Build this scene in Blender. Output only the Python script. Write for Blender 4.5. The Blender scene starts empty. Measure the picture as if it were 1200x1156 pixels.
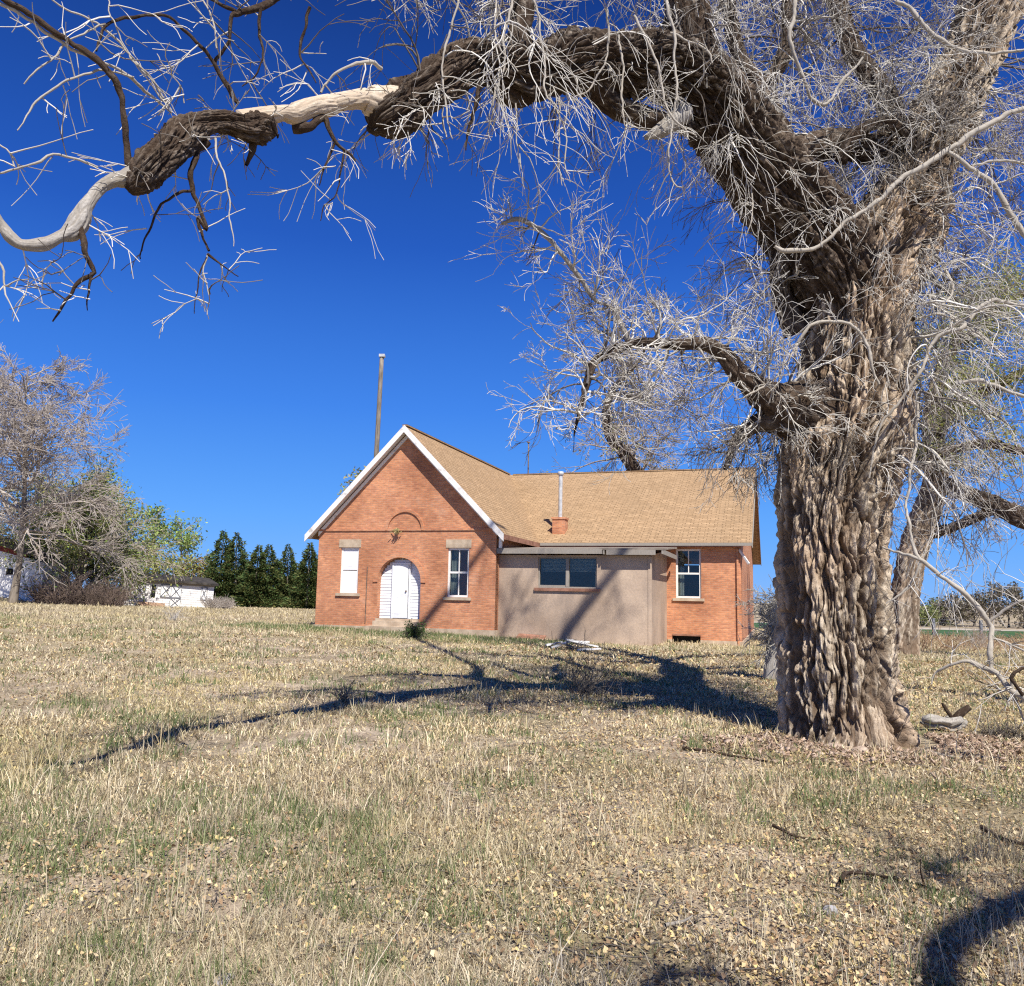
import bpy, bmesh, math, random
import numpy as np
from mathutils import Vector, Matrix
random.seed(7)
rng = np.random.default_rng(11)
S = bpy.context.scene
COL = S.collection
R = math.radians

# ------------------------------------------------------------------ camera
F_PX, PIT, ROL, EYE = 959.22, 0.1256, 0.0204, 1.6
_cp, _sp = math.cos(PIT), math.sin(PIT)
_F = np.array([0, _cp, _sp]); _U0 = np.array([0, -_sp, _cp]); _R0 = np.array([1., 0, 0])
_R = math.cos(ROL)*_R0 + math.sin(ROL)*_U0
_U = -math.sin(ROL)*_R0 + math.cos(ROL)*_U0
CAM = np.array([0, 0, EYE])
cd = bpy.data.cameras.new('camera'); cam = bpy.data.objects.new('camera', cd); COL.objects.link(cam)
M = Matrix(((_R[0], _U[0], -_F[0], 0), (_R[1], _U[1], -_F[1], 0), (_R[2], _U[2], -_F[2], EYE), (0, 0, 0, 1)))
cam.matrix_world = M
cd.sensor_fit = 'HORIZONTAL'; cd.sensor_width = 36; cd.lens = F_PX/1200*36
cd.clip_start = 0.05; cd.clip_end = 6000
S.camera = cam

def ray(px, py):
    return _F + _R*(px-600)/F_PX - _U*(py-578)/F_PX
def at(px, py, Y):
    d = ray(px, py); return CAM + d*(Y/d[1])

# ------------------------------------------------------------------ terrain
def sst(a, b, x):
    t = np.clip((x-a)/(b-a), 0, 1); return t*t*(3-2*t)
def G(x, y):
    x = np.asarray(x, float); y = np.asarray(y, float)
    xc = np.clip(x, -45, 45)
    f = 1-.6*sst(36, 66, y)*(xc < 0)
    z = sst(6, 28, y)*(.1-.021*xc*f)
    z = z+.55*sst(-29, -37, x)*sst(35, 55, y)
    z = z-.35*sst(45, 80, y)*sst(5, 20, x)
    return z*(1-.8*sst(150, 400, y))
def ground_hit(px, py):
    d = ray(px, py); t = 1.0
    for i in range(4000):
        P = CAM+d*t
        if P[2] <= G(P[0], P[1]): return P
        t *= 1.004
    return P

# ------------------------------------------------------------------ noise
_pr = np.random.default_rng(3); _perm = _pr.permutation(256); _perm = np.concatenate([_perm, _perm, _perm])
_gr = _pr.normal(size=(256, 3)); _gr /= np.linalg.norm(_gr, axis=1)[:, None]
def noise(p):
    p = np.asarray(p, float); i = np.floor(p).astype(int); f = p-i; i &= 255
    w = f*f*f*(f*(f*6-15)+10); out = 0
    for a in (0, 1):
        for b in (0, 1):
            for c in (0, 1):
                h = _perm[_perm[_perm[(i[..., 0]+a) & 255]+((i[..., 1]+b) & 255)]+((i[..., 2]+c) & 255)]
                g = _gr[h]; d = f-np.array([a, b, c])
                wt = (w[..., 0] if a else 1-w[..., 0])*(w[..., 1] if b else 1-w[..., 1])*(w[..., 2] if c else 1-w[..., 2])
                out = out+wt*(g*d).sum(-1)
    return out*1.6
def fbm(p, o=4):
    s = 0; a = 1.
    for k in range(o): s = s+a*noise(np.asarray(p)*2**k+k*17.3); a *= .5
    return s

def worley(p):
    p = np.asarray(p, float); i = np.floor(p).astype(int); f1 = np.full(p.shape[:-1], 9.); f2 = f1.copy()
    for a in (-1, 0, 1):
        for b in (-1, 0, 1):
            for c in (-1, 0, 1):
                j = i+np.array([a, b, c]); h = _perm[_perm[_perm[j[..., 0] & 255]+(j[..., 1] & 255)]+(j[..., 2] & 255)]
                q = j+.5+.45*np.clip(_gr[h]*1.2, -1, 1); d = np.sqrt(((q-p)**2).sum(-1))
                f2 = np.where(d < f1, f1, np.minimum(f2, d)); f1 = np.minimum(f1, d)
    return f1, f2
# ------------------------------------------------------------------ materials
def mat(name, rough=.9, spec=.2):
    m = bpy.data.materials.new(name); m.use_nodes = True
    nt = m.node_tree; b = nt.nodes['Principled BSDF']
    b.inputs['Roughness'].default_value = rough; b.inputs['Specular IOR Level'].default_value = spec
    return m, nt, b
def N(nt, t, **k):
    n = nt.nodes.new(t)
    for a, v in k.items():
        if a in n.inputs.keys(): n.inputs[a].default_value = v
        else: setattr(n, a, v)
    return n
def ramp(nt, src, stops):
    r = nt.nodes.new('ShaderNodeValToRGB'); e = r.color_ramp.elements
    while len(e) < len(stops): e.new(.5)
    for el, (p, c) in zip(e, stops): el.position = p; el.color = (*c, 1)
    nt.links.new(src, r.inputs[0]); return r.outputs[0]
def mixc(nt, f, a, b, mode='MIX'):
    n = nt.nodes.new('ShaderNodeMix'); n.data_type = 'RGBA'; n.blend_type = mode
    for s, v in ((n.inputs[0], f), (n.inputs[6], a), (n.inputs[7], b)):
        if hasattr(v, 'is_linked'): nt.links.new(v, s)
        elif isinstance(v, (int, float)): s.default_value = v
        else: s.default_value = (*v, 1)
    return n.outputs[2]
def tex(nt, scale, detail=4, coord='Object', st=(1, 1, 1), rough=.55, uv=False):
    tc = nt.nodes.new('ShaderNodeTexCoord'); mp = nt.nodes.new('ShaderNodeMapping')
    nt.links.new(tc.outputs['UV' if uv else coord], mp.inputs[0]); mp.inputs['Scale'].default_value = st
    n = nt.nodes.new('ShaderNodeTexNoise'); n.inputs['Scale'].default_value = scale; n.inputs['Detail'].default_value = detail
    n.inputs['Roughness'].default_value = rough
    nt.links.new(mp.outputs[0], n.inputs['Vector']); return n.outputs[0]
def bump(nt, b, h, s=.5, d=.02):
    n = nt.nodes.new('ShaderNodeBump'); n.inputs['Strength'].default_value = s; n.inputs['Distance'].default_value = d
    nt.links.new(h, n.inputs['Height']); nt.links.new(n.outputs[0], b.inputs['Normal'])
def simple(name, c1, c2, scale=6, rough=.9, bs=.3, bd=.01, st=(1, 1, 1), spec=.2, lo=.35, hi=.65, detail=5):
    m, nt, b = mat(name, rough, spec)
    t = tex(nt, scale, detail, st=st)
    nt.links.new(ramp(nt, t, [(lo, c1), (hi, c2)]), b.inputs['Base Color'])
    if bs: bump(nt, b, t, bs, bd)
    return m

def bark_mat(name, stops, patch, su=16, sv=3.5, bd=.03, crevice_dark=(.085, .05, .03)):
    m, nt, b = mat(name, .95, .1)
    t = tex(nt, 1, 6, st=(su, sv, 1), uv=True, rough=.65)
    t2 = tex(nt, .9, 4)
    t3 = tex(nt, 60, 3)
    c = ramp(nt, t, stops)
    f = ramp(nt, t2, [(.42, (0, 0, 0)), (.6, (1, 1, 1))])
    c = mixc(nt, f, c, mixc(nt, .6, c, patch))
    g = ramp(nt, t3, [(.3, (.75, .75, .75)), (.7, (1.15, 1.15, 1.15))])
    c = mixc(nt, 1., c, g, 'MULTIPLY')
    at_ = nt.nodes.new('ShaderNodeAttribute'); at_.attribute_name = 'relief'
    c = mixc(nt, ramp(nt, at_.outputs['Fac'], [(0, (0, 0, 0)), (.8, (1, 1, 1))]), mixc(nt, .68, c, crevice_dark), c)  # crevice darkening painted into the colour, along with the brown of inner bark
    nt.links.new(c, b.inputs['Base Color'])
    ad = nt.nodes.new('ShaderNodeMath'); ad.operation = 'MULTIPLY_ADD'; ad.inputs[1].default_value = .25
    nt.links.new(t3, ad.inputs[0]); nt.links.new(t, ad.inputs[2])
    bump(nt, b, ad.outputs[0], .9, bd)
    return m
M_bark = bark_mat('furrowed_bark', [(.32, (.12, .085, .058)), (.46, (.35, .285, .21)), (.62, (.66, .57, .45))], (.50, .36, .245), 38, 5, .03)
M_limbbark = bark_mat('dark_limb_bark', [(.36, (.022, .016, .012)), (.5, (.066, .048, .036)), (.66, (.34, .29, .235))], (.15, .11, .08), 22, 9, crevice_dark=(.05, .032, .022))
M_bare = bark_mat('stripped_wood', [(.3, (.42, .33, .23)), (.5, (.62, .53, .41)), (.7, (.72, .66, .56))], (.5, .38, .26), 26, 2.5, .008, crevice_dark=(.5, .4, .3))
M_greywood = bark_mat('grey_dead_wood', [(.3, (.22, .2, .18)), (.5, (.4, .375, .34)), (.7, (.55, .52, .48))], (.3, .26, .21), 26, 4, .008, crevice_dark=(.3, .27, .23))
M_twig = simple('pale_twig', (.42, .39, .34), (.78, .75, .69), 2.2, bs=0)
M_twigdark = simple('dark_twig', (.10, .085, .07), (.24, .21, .18), 3, bs=0)
M_palebranch = bark_mat('pale_branch_bark', [(.32, (.20, .175, .145)), (.45, (.50, .465, .41)), (.65, (.70, .665, .61))], (.4, .35, .28), 30, 9, .006, crevice_dark=(.4, .36, .3))
M_fartwig = simple('far_twig', (.31, .265, .23), (.50, .45, .40), 1.2, bs=0)
M_fartrunk = simple('far_trunk', (.14, .115, .09), (.3, .26, .21), 2.5, bs=.6, bd=.05, st=(3, 3, .6))
M_white = simple('peeling_white_paint', (.55, .53, .5), (.84, .83, .81), 2.2, .6, .2, .004, st=(1, 1, 2.5), lo=.3, hi=.45)
M_door = simple('white_door_paint', (.68, .69, .70), (.84, .85, .87), 2.2, .6, .15, .003, st=(1, 1, 2.5), lo=.28, hi=.4)
M_trim = simple('white_trim_paint', (.5, .47, .43), (.82, .8, .77), 3, .6, .15, .003, lo=.28, hi=.42)
M_conc = simple('concrete', (.40, .31, .22), (.58, .47, .35), 3.5, .95, .4, .01)
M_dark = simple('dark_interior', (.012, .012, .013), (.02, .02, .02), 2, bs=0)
M_metal = simple('galvanised_metal', (.4, .41, .42), (.6, .61, .62), 5, .4, .1, .002, spec=.5)
M_rust = simple('rusty_metal', (.12, .09, .07), (.28, .2, .15), 8, .8, .2, .004)
M_redpaint = simple('faded_red_paint', (.16, .03, .025), (.3, .07, .05), 3, .8, .2, .005)
M_darkroof = simple('tarred_roof', (.03, .027, .025), (.09, .08, .07), 3, .9, .3, .01)
M_stone = simple('stone', (.3, .22, .16), (.55, .45, .36), 7, .95, .6, .02)
M_brownstain = simple('brown_board', (.22, .11, .07), (.38, .2, .14), 5, .9, .3, .005)
M_vent = simple('nest_straw', (.26, .22, .08), (.5, .44, .22), 12, .9, .5, .01)

def brick_mat(name='red_brick'):
    m, nt, b = mat(name, .92, .15)
    uv = nt.nodes.new('ShaderNodeTexCoord')
    br = N(nt, 'ShaderNodeTexBrick'); br.offset = .5
    br.inputs['Scale'].default_value = 1; br.inputs['Brick Width'].default_value = .215; br.inputs['Row Height'].default_value = .075
    br.inputs['Mortar Size'].default_value = .006; br.inputs['Mortar Smooth'].default_value = .3; br.inputs['Bias'].default_value = -.1
    br.inputs['Color1'].default_value = (.62, .28, .148, 1); br.inputs['Color2'].default_value = (.48, .205, .12, 1)
    br.inputs['Mortar'].default_value = (.52, .36, .26, 1)
    nt.links.new(uv.outputs['UV'], br.inputs['Vector'])
    n1 = tex(nt, .55, 5, uv=True); n2 = tex(nt, 5, 4, uv=True, st=(1, 3, 1))
    c = mixc(nt, 1., br.outputs[0], ramp(nt, n1, [(.3, (.72, .66, .62)), (.62, (1.12, 1.14, 1.12))]), 'MULTIPLY')
    c = mixc(nt, 1., c, ramp(nt, n2, [(.3, (.78, .78, .78)), (.7, (1.2, 1.2, 1.2))]), 'MULTIPLY')
    n3 = tex(nt, 1.1, 6, uv=True)
    c = mixc(nt, ramp(nt, n3, [(.6, (0, 0, 0)), (.78, (.55, .55, .55))]), c, (.52, .36, .27))
    nt.links.new(c, b.inputs['Base Color'])
    ad = nt.nodes.new('ShaderNodeMath'); ad.operation = 'SUBTRACT'
    nt.links.new(n2, ad.inputs[0]); nt.links.new(br.outputs[1], ad.inputs[1]); bump(nt, b, ad.outputs[0], .6, .012)
    return m
M_brick = brick_mat()
def shingle_mat():
    m, nt, b = mat('tan_asphalt_shingle', .95, .1)
    uv = nt.nodes.new('ShaderNodeTexCoord')
    br = N(nt, 'ShaderNodeTexBrick'); br.offset = .37
    br.inputs['Scale'].default_value = 1; br.inputs['Brick Width'].default_value = .32; br.inputs['Row Height'].default_value = .145
    br.inputs['Mortar Size'].default_value = .012; br.inputs['Mortar Smooth'].default_value = .6
    br.inputs['Color1'].default_value = (.45, .31, .185, 1); br.inputs['Color2'].default_value = (.37, .25, .145, 1)
    br.inputs['Mortar'].default_value = (.19, .125, .07, 1)
    nt.links.new(uv.outputs['UV'], br.inputs['Vector'])
    n1 = tex(nt, .5, 4, uv=True, st=(1, .6, 1)); n2 = tex(nt, 6, 4, uv=True, st=(1, 1.6, 1)); n3 = tex(nt, 90, 2, uv=True)
    c = mixc(nt, 1., br.outputs[0], ramp(nt, n1, [(.3, (.93, .93, .93)), (.65, (1.06, 1.05, 1.04))]), 'MULTIPLY')
    c = mixc(nt, 1., c, ramp(nt, n2, [(.35, (.82, .82, .82)), (.65, (1.17, 1.16, 1.14))]), 'MULTIPLY')
    c = mixc(nt, 1., c, ramp(nt, n3, [(.3, (.8, .8, .8)), (.7, (1.2, 1.2, 1.2))]), 'MULTIPLY')
    nt.links.new(c, b.inputs['Base Color'])
    ad = nt.nodes.new('ShaderNodeMath'); ad.operation = 'SUBTRACT'
    nt.links.new(n2, ad.inputs[0]); nt.links.new(br.outputs[1], ad.inputs[1]); bump(nt, b, ad.outputs[0], .7, .02)
    return m
M_shingle = shingle_mat()
def stucco_mat():
    m, nt, b = mat('grey_stucco', .95, .1)
    n1 = tex(nt, .7, 6); n2 = tex(nt, 14, 4); n3 = tex(nt, 1.2, 5, st=(1, 1, .25))
    c = ramp(nt, n1, [(.3, (.38, .285, .21)), (.55, (.50, .385, .29)), (.75, (.61, .475, .355))])
    c = mixc(nt, 1., c, ramp(nt, n2, [(.3, (.9, .9, .9)), (.7, (1.08, 1.08, 1.08))]), 'MULTIPLY')
    c = mixc(nt, ramp(nt, n3, [(.5, (0, 0, 0)), (.7, (.7, .7, .7))]), c, (.27, .22, .19))
    nt.links.new(c, b.inputs['Base Color']); bump(nt, b, n2, .4, .01)
    return m
M_stucco = stucco_mat()
def glass_mat():
    m, nt, b = mat('old_glass', .08, .5)
    tr = nt.nodes.new('ShaderNodeBsdfTransparent'); gl = nt.nodes.new('ShaderNodeBsdfGlossy'); gl.inputs['Roughness'].default_value = .04; tr.inputs[0].default_value = (.75, .8, .8, 1)
    mx = nt.nodes.new('ShaderNodeMixShader'); mx.inputs[0].default_value = .045
    n = tex(nt, 2.5, 2); bp = nt.nodes.new('ShaderNodeBump'); bp.inputs['Strength'].default_value = .15; bp.inputs['Distance'].default_value = .02
    nt.links.new(n, bp.inputs['Height']); nt.links.new(bp.outputs[0], gl.inputs['Normal'])
    nt.links.new(tr.outputs[0], mx.inputs[1]); nt.links.new(gl.outputs[0], mx.inputs[2]); nt.links.new(mx.outputs[0], nt.nodes['Material Output'].inputs[0])
    return m
M_glass = glass_mat()
M_blind = simple('dusty_fabric', (.3, .28, .25), (.42, .40, .36), 8, bs=.2)
def attr_mat(name, rough=.85, trans=0):
    m, nt, b = mat(name, rough, .15)
    a = nt.nodes.new('ShaderNodeAttribute'); a.attribute_name = 'tint'
    nt.links.new(a.outputs['Color'], b.inputs['Base Color'])
    if trans:
        tr = nt.nodes.new('ShaderNodeBsdfTranslucent'); mx = nt.nodes.new('ShaderNodeMixShader'); mx.inputs[0].default_value = trans
        nt.links.new(a.outputs['Color'], tr.inputs[0]); nt.links.new(b.outputs[0], mx.inputs[1]); nt.links.new(tr.outputs[0], mx.inputs[2])
        nt.links.new(mx.outputs[0], nt.nodes['Material Output'].inputs[0])
    return m
M_blade = attr_mat('grass_blade', .8, .2)
M_leaf = attr_mat('leaf', .7, .25)
M_litter = attr_mat('dry_leaf', .85, .1)

# ------------------------------------------------------------------ object helpers
def tag(o, label=None, cat=None, group=None, kind=None):
    if label: o['label'] = label
    if cat: o['category'] = cat
    if group: o['group'] = group
    if kind: o['kind'] = kind
    return o
def empty(name, loc=(0, 0, 0), rz=0, label=None, cat=None, group=None):
    o = bpy.data.objects.new(name, None); COL.objects.link(o); o.location = Vector([float(v) for v in loc]); o.rotation_euler = (0, 0, rz)
    o.empty_display_size = .2
    return tag(o, label, cat, group)
def link(name, me, m, parent=None, local=False):
    o = bpy.data.objects.new(name, me); COL.objects.link(o)
    if m is not None: me.materials.append(m)
    if parent is not None:
        o.parent = parent
        if not local: # vertices are in world space: move them into the parent's frame
            mw = Matrix.Translation(parent.location) @ parent.rotation_euler.to_matrix().to_4x4()
            me.transform(mw.inverted())
    return o
def np_mesh(name, V, faces_flat, sizes, smooth=False, tint=None, uv=None):
    me = bpy.data.meshes.new(name)
    V = np.asarray(V, np.float32); ff = np.asarray(faces_flat, np.int32); sz = np.asarray(sizes, np.int32)
    me.vertices.add(len(V)); me.vertices.foreach_set('co', V.ravel())
    me.loops.add(len(ff)); me.loops.foreach_set('vertex_index', ff)
    me.polygons.add(len(sz)); st = np.zeros(len(sz), np.int32); st[1:] = np.cumsum(sz)[:-1]
    me.polygons.foreach_set('loop_start', st); me.polygons.foreach_set('loop_total', sz)
    if smooth: me.polygons.foreach_set('use_smooth', np.ones(len(sz), bool))
    if tint is not None:
        a = me.color_attributes.new('tint', 'FLOAT_COLOR', 'POINT')
        c = np.ones((len(V), 4), np.float32); c[:, :3] = tint; a.data.foreach_set('color', c.ravel())
    if uv is not None:
        l = me.uv_layers.new(name='UVMap'); l.data.foreach_set('uv', np.asarray(uv, np.float32)[ff].ravel())
    me.update(calc_edges=True); return me

class MB:   # collects polygons in local coordinates, box-projected uv in metres
    def __init__(s): s.v = []; s.f = []
    def poly(s, pts, thick=None):
        b = len(s.v); s.v += [tuple(map(float, p)) for p in pts]; s.f.append(list(range(b, b+len(pts)))); return s
    def box(s, x0, x1, y0, y1, z0, z1):
        p = [(x0, y0, z0), (x1, y0, z0), (x1, y1, z0), (x0, y1, z0), (x0, y0, z1), (x1, y0, z1), (x1, y1, z1), (x0, y1, z1)]
        return s.hexa(p)
    def hexa(s, p):
        b = len(s.v); s.v += [tuple(map(float, q)) for q in p]
        for f in ((0, 3, 2, 1), (4, 5, 6, 7), (0, 1, 5, 4), (1, 2, 6, 5), (2, 3, 7, 6), (3, 0, 4, 7)): s.f.append([b+i for i in f])
        return s
    def slab(s, top, dv):     # prism: top polygon swept by vector dv
        n = len(top); b = len(s.v); s.v += [tuple(map(float, q)) for q in top]+[tuple(float(a+c) for a, c in zip(q, dv)) for q in top]
        s.f.append([b+i for i in range(n)]); s.f.append([b+n+i for i in range(n)][::-1])
        for i in range(n): j = (i+1) % n; s.f.append([b+i, b+n+i, b+n+j, b+j])
        return s
    def bar(s, a, b, w, h):   # beam between two points, width w sideways, h tall
        a = Vector([float(q) for q in a]); b = Vector([float(q) for q in b]); d = (b-a).normalized(); up = Vector((0, 0, 1))
        if abs(d.z) > .98: up = Vector((0, 1, 0))
        sd = d.cross(up).normalized()*w/2; u = sd.cross(d).normalized()*h/2
        p = [a-sd-u, a+sd-u, b+sd-u, b-sd-u, a-sd+u, a+sd+u, b+sd+u, b-sd+u]
        return s.hexa([tuple(q) for q in p])
    def build(s, name, m, parent=None, jit=0):
        me = bpy.data.meshes.new(name); me.from_pydata(s.v, [], s.f); me.update()
        bm = bmesh.new(); bm.from_mesh(me); bmesh.ops.recalc_face_normals(bm, faces=bm.faces); bm.to_mesh(me); bm.free()
        boxuv(me)
        return link(name, me, m, parent, local=True)
def boxuv(me):
    l = me.uv_layers.new(name='UVMap') if not me.uv_layers else me.uv_layers[0]
    for p in me.polygons:
        n = p.normal; t = Vector((0, 0, 1)).cross(n)
        if t.length < .05: t = Vector((1, 0, 0))
        t.normalize(); b = n.cross(t)
        if b.z < 0: b = -b
        if abs(t.x) > abs(t.y):
            if t.x < 0: t = -t
        elif t.y < 0: t = -t
        for li in p.loop_indices:
            c = me.vertices[me.loops[li].vertex_index].co; l.data[li].uv = (c.dot(t), c.dot(b))

# ------------------------------------------------------------------ tubes
def catmull(P, ds):
    P = np.asarray(P, float)
    if len(P) < 3:
        n = max(2, int(np.linalg.norm(P[1, :3]-P[0, :3])/ds)+1); t = np.linspace(0, 1, n)[:, None]; return P[0]*(1-t)+P[1]*t
    Q = np.vstack([2*P[0]-P[1], P, 2*P[-1]-P[-2]]); out = []
    for i in range(1, len(Q)-2):
        n = max(1, int(round(np.linalg.norm(Q[i+1, :3]-Q[i, :3])/ds))); t = np.linspace(0, 1, n, endpoint=False)[:, None]
        a, b, c, d = Q[i-1], Q[i], Q[i+1], Q[i+2]
        out.append(.5*((2*b)+(c-a)*t+(2*a-5*b+4*c-d)*t*t+(3*b-a-3*c+d)*t**3))
    out.append(P[-1:]); return np.vstack(out)
def frames(P):
    T = np.gradient(P, axis=0); T /= np.linalg.norm(T, axis=1)[:, None]+1e-9
    e = np.cross(T[0], [0, 1, .01]); e /= np.linalg.norm(e); E = [e]
    for i in range(1, len(P)):
        e = E[-1]-T[i]*(E[-1]@T[i]); e /= np.linalg.norm(e)+1e-9; E.append(e)
    E = np.array(E); return T, E, np.cross(T, E)
def tube_arrays(P, r, ns, disp=None, cap=True):
    T, E, B = frames(P); n = len(P); th = np.arange(ns)*2*math.pi/ns
    dirs = E[:, None]*np.cos(th)[None, :, None]+B[:, None]*np.sin(th)[None, :, None]
    rr = np.repeat(r[:, None], ns, 1)
    s = np.concatenate([[0], np.cumsum(np.linalg.norm(np.diff(P, axis=0), axis=1))])
    if disp is not None: rr = rr+disp(th, s, r, P, dirs)
    V = (P[:, None]+dirs*rr[..., None]).reshape(-1, 3)
    i = np.arange(n-1)[:, None]*ns; j = np.arange(ns)[None, :]; j2 = (j+1) % ns
    Fq = np.stack([i+j, i+j2, i+ns+j2, i+ns+j], -1).reshape(-1, 4)
    uv = np.stack([np.repeat((np.where(th < math.pi, th, 2*math.pi-th))[None, :], n, 0)*np.maximum(r.mean(), .01), np.repeat(s[:, None], ns, 1)], -1).reshape(-1, 2)
    return V, Fq, uv
def bark_disp(amp, flute=0., base=0, freq=1.):
    def f(th, s, r, P, dirs):
        R0 = np.maximum(r, .03)[:, None]
        X = np.cos(th)[None]*R0; Y = np.sin(th)[None]*R0; Z = np.repeat(s[:, None], len(th), 1)
        q = np.stack([X, Y, Z*.8], -1)
        wx = fbm(q*2.2+5, 3)*.075/freq; wy = fbm(q*2.2+31, 3)*.075/freq
        k = 7.0*freq
        f1, f2 = worley(np.stack([(X+wx)*k, (Y+wy)*k, Z*k*.08], -1))
        e = np.clip((f2-f1)*4.6, 0, 1)
        g1, g2 = worley(np.stack([(X+wx*.6)*k*2.4+7, (Y+wy*.6)*k*2.4, Z*k*.25], -1))
        e2 = np.clip((g2-g1)*4.5, 0, 1)
        h1, h2 = worley(np.stack([(X+wx*.4)*k*5+3, (Y+wy*.4)*k*5, Z*k*.8], -1))
        e3 = np.clip((h2-h1)*2.5, 0, 1)
        c = noise(np.stack([X*k*5, Y*k*5+3, Z*k*.9], -1)); d = noise(np.stack([X*k*1.3, Y*k*1.3+7, Z*k*.22], -1))
        sc = np.minimum(1, R0/.3)
        out = amp*((e-.8)*1.15+(e2-.75)*.65+(e3-.6)*.42+c*.34+d*.3)*sc
        if flute:
            n1 = noise(np.stack([(X+wx)*3.6, (Y+wy)*3.6, Z*.26], -1)); n2 = noise(np.stack([(X+wx*1.5)*1.7+9, (Y+wy*1.5)*1.7, Z*.2], -1))
            hb = np.exp(-np.maximum(0, Z)/1.2)
            out = out+flute*((np.minimum(np.abs(n1)*4.5, 1)**.8-.8)*1.15+(np.minimum(np.abs(n2)*4, 1)**.8-.8)*1.0)*(.85+.5*hb)
        return out
    return f
def big_tube(name, skel, m, parent, ns=64, ds=.03, disp=None, smooth=True, seed=0):
    C = catmull(skel, ds); P, r = C[:, :3], np.maximum(C[:, 3], .003)
    V, Fq, uv = tube_arrays(P, r, ns, disp)
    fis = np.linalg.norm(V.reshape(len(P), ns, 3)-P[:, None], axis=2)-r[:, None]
    # end caps
    b = len(V); V = np.vstack([V, P[0], P[-1]]); uv = np.vstack([uv, [[0, 0]], [[0, 0]]])
    j = np.arange(ns); j2 = (j+1) % ns
    c1 = np.stack([np.full(ns, b), j2, j], -1); o = (len(P)-1)*ns; c2 = np.stack([np.full(ns, b+1), o+j, o+j2], -1)
    me = np_mesh(name, V, np.concatenate([Fq.ravel(), c1.ravel(), c2.ravel()]), [4]*len(Fq)+[3]*2*ns, smooth, uv=uv)
    if disp is not None:
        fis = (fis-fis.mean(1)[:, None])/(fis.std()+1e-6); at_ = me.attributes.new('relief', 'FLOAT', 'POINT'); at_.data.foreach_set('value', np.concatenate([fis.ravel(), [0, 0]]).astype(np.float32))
    return link(name, me, m, parent)
def px_skel(lst):   # (px, py, Y, radius px)
    out = []
    for a in lst:
        p = at(a[0], a[1], a[2]); out.append([*p, a[3]*np.linalg.norm(p-CAM)/F_PX*.97])
    return np.array(out)

class Tubes:        # many thin tubes in one mesh
    def __init__(s, ns=3): s.ns = ns; s.V = []; s.F = []; s.n = 0
    def add(s, P, r):
        P = np.asarray(P, float); r = np.asarray(r, float)
        if len(P) < 2: return
        V, Fq, _ = tube_arrays(P, r, s.ns); s.V.append(V); s.F.append(Fq+s.n); s.n += len(V)
    def mesh(s, name):
        F4 = np.vstack(s.F); return np_mesh(name, np.vstack(s.V), F4.ravel(), [4]*len(F4), True)
def rdir(): v = rng.normal(size=3); return v/np.linalg.norm(v)
def grow(tb, p, d, L, r, lvl, droop=.06, curl=.25, kids=4, step=.08, minr=.0030, spread=.9, klen=.5, tip=None):
    n = max(4, int(L/step)); P = [np.array(p, float)]; d = np.array(d, float); d /= math.sqrt(d@d)
    rn = rng.normal(size=(n+1, 3)); b = rn[n]*curl*.20; sl_ = L/n; rn = rn*curl*.22; down = np.array([0, 0, -droop])
    for i in range(n):
        if i == n//2: b = -b*.6+rn[i]*.5
        d = d+rn[i]+b+down; d = d/math.sqrt(d@d)
        P.append(P[-1]+d*sl_)
    P = np.array(P); rr = np.maximum(r*(1-np.linspace(0, 1, n+1)*.72), minr)
    tb.add(P, rr)
    if tip is not None and lvl <= 0: tip.append(P[-1]); tip.append(P[len(P)//2])
    if lvl > 0:
        k = rng.poisson(kids)
        for j in range(k):
            i = int(rng.uniform(.15, 1)*n); i = min(max(i, 1), n-1)
            t = P[i+1]-P[i-1]; t = t/math.sqrt(t@t)
            nd = t+rdir()*spread
            grow(tb, P[i], nd, L*klen*rng.uniform(.6, 1.3), max(rr[i]*.62, minr), lvl-1, droop, curl, kids*.7, step, minr, spread, klen, tip)

# ------------------------------------------------------------------ sun and sky
SUN_EL, SUN_SIDE = R(50), R(19)
sunv = np.array([math.sin(SUN_SIDE)*math.cos(SUN_EL), -math.cos(SUN_SIDE)*math.cos(SUN_EL), math.sin(SUN_EL)])
sl = bpy.data.lights.new('sun', 'SUN'); so = bpy.data.objects.new('sun', sl); COL.objects.link(so)
sl.energy = 4.8; sl.angle = R(.45); sl.color = (1, .945, .86)
so.rotation_euler = Vector([float(v) for v in sunv]).to_track_quat('Z', 'Y').to_euler(); so.location = (5, -10, 30)
W = bpy.data.worlds.new('World'); S.world = W; W.use_nodes = True; nt = W.node_tree
sk = nt.nodes.new('ShaderNodeTexSky'); sk.sky_type = 'NISHITA'; sk.sun_disc = False
sk.sun_elevation = SUN_EL; sk.sun_rotation = math.pi-SUN_SIDE; sk.altitude = 1800; sk.air_density = 1.0; sk.dust_density = .25; sk.ozone_density = 3.2
hs = nt.nodes.new('ShaderNodeHueSaturation'); hs.inputs['Saturation'].default_value = 1.3; hs.inputs['Value'].default_value = 1.0
bg = nt.nodes['Background']; bg.inputs[1].default_value = .1
tc = nt.nodes.new('ShaderNodeTexCoord'); sx_ = nt.nodes.new('ShaderNodeSeparateXYZ'); nt.links.new(tc.outputs['Generated'], sx_.inputs[0])
gr = ramp(nt, sx_.outputs[2], [(0, (.12, .34, .80)), (.09, (.085, .30, .80)), (.22, (.042, .19, .69)), (.4, (.015, .084, .44)), (.62, (.006, .03, .19)), (1, (.005, .022, .15))])
vm = nt.nodes.new('ShaderNodeVectorMath'); vm.operation = 'SCALE'; vm.inputs['Scale'].default_value = 9.0; nt.links.new(gr, vm.inputs[0])
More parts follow.
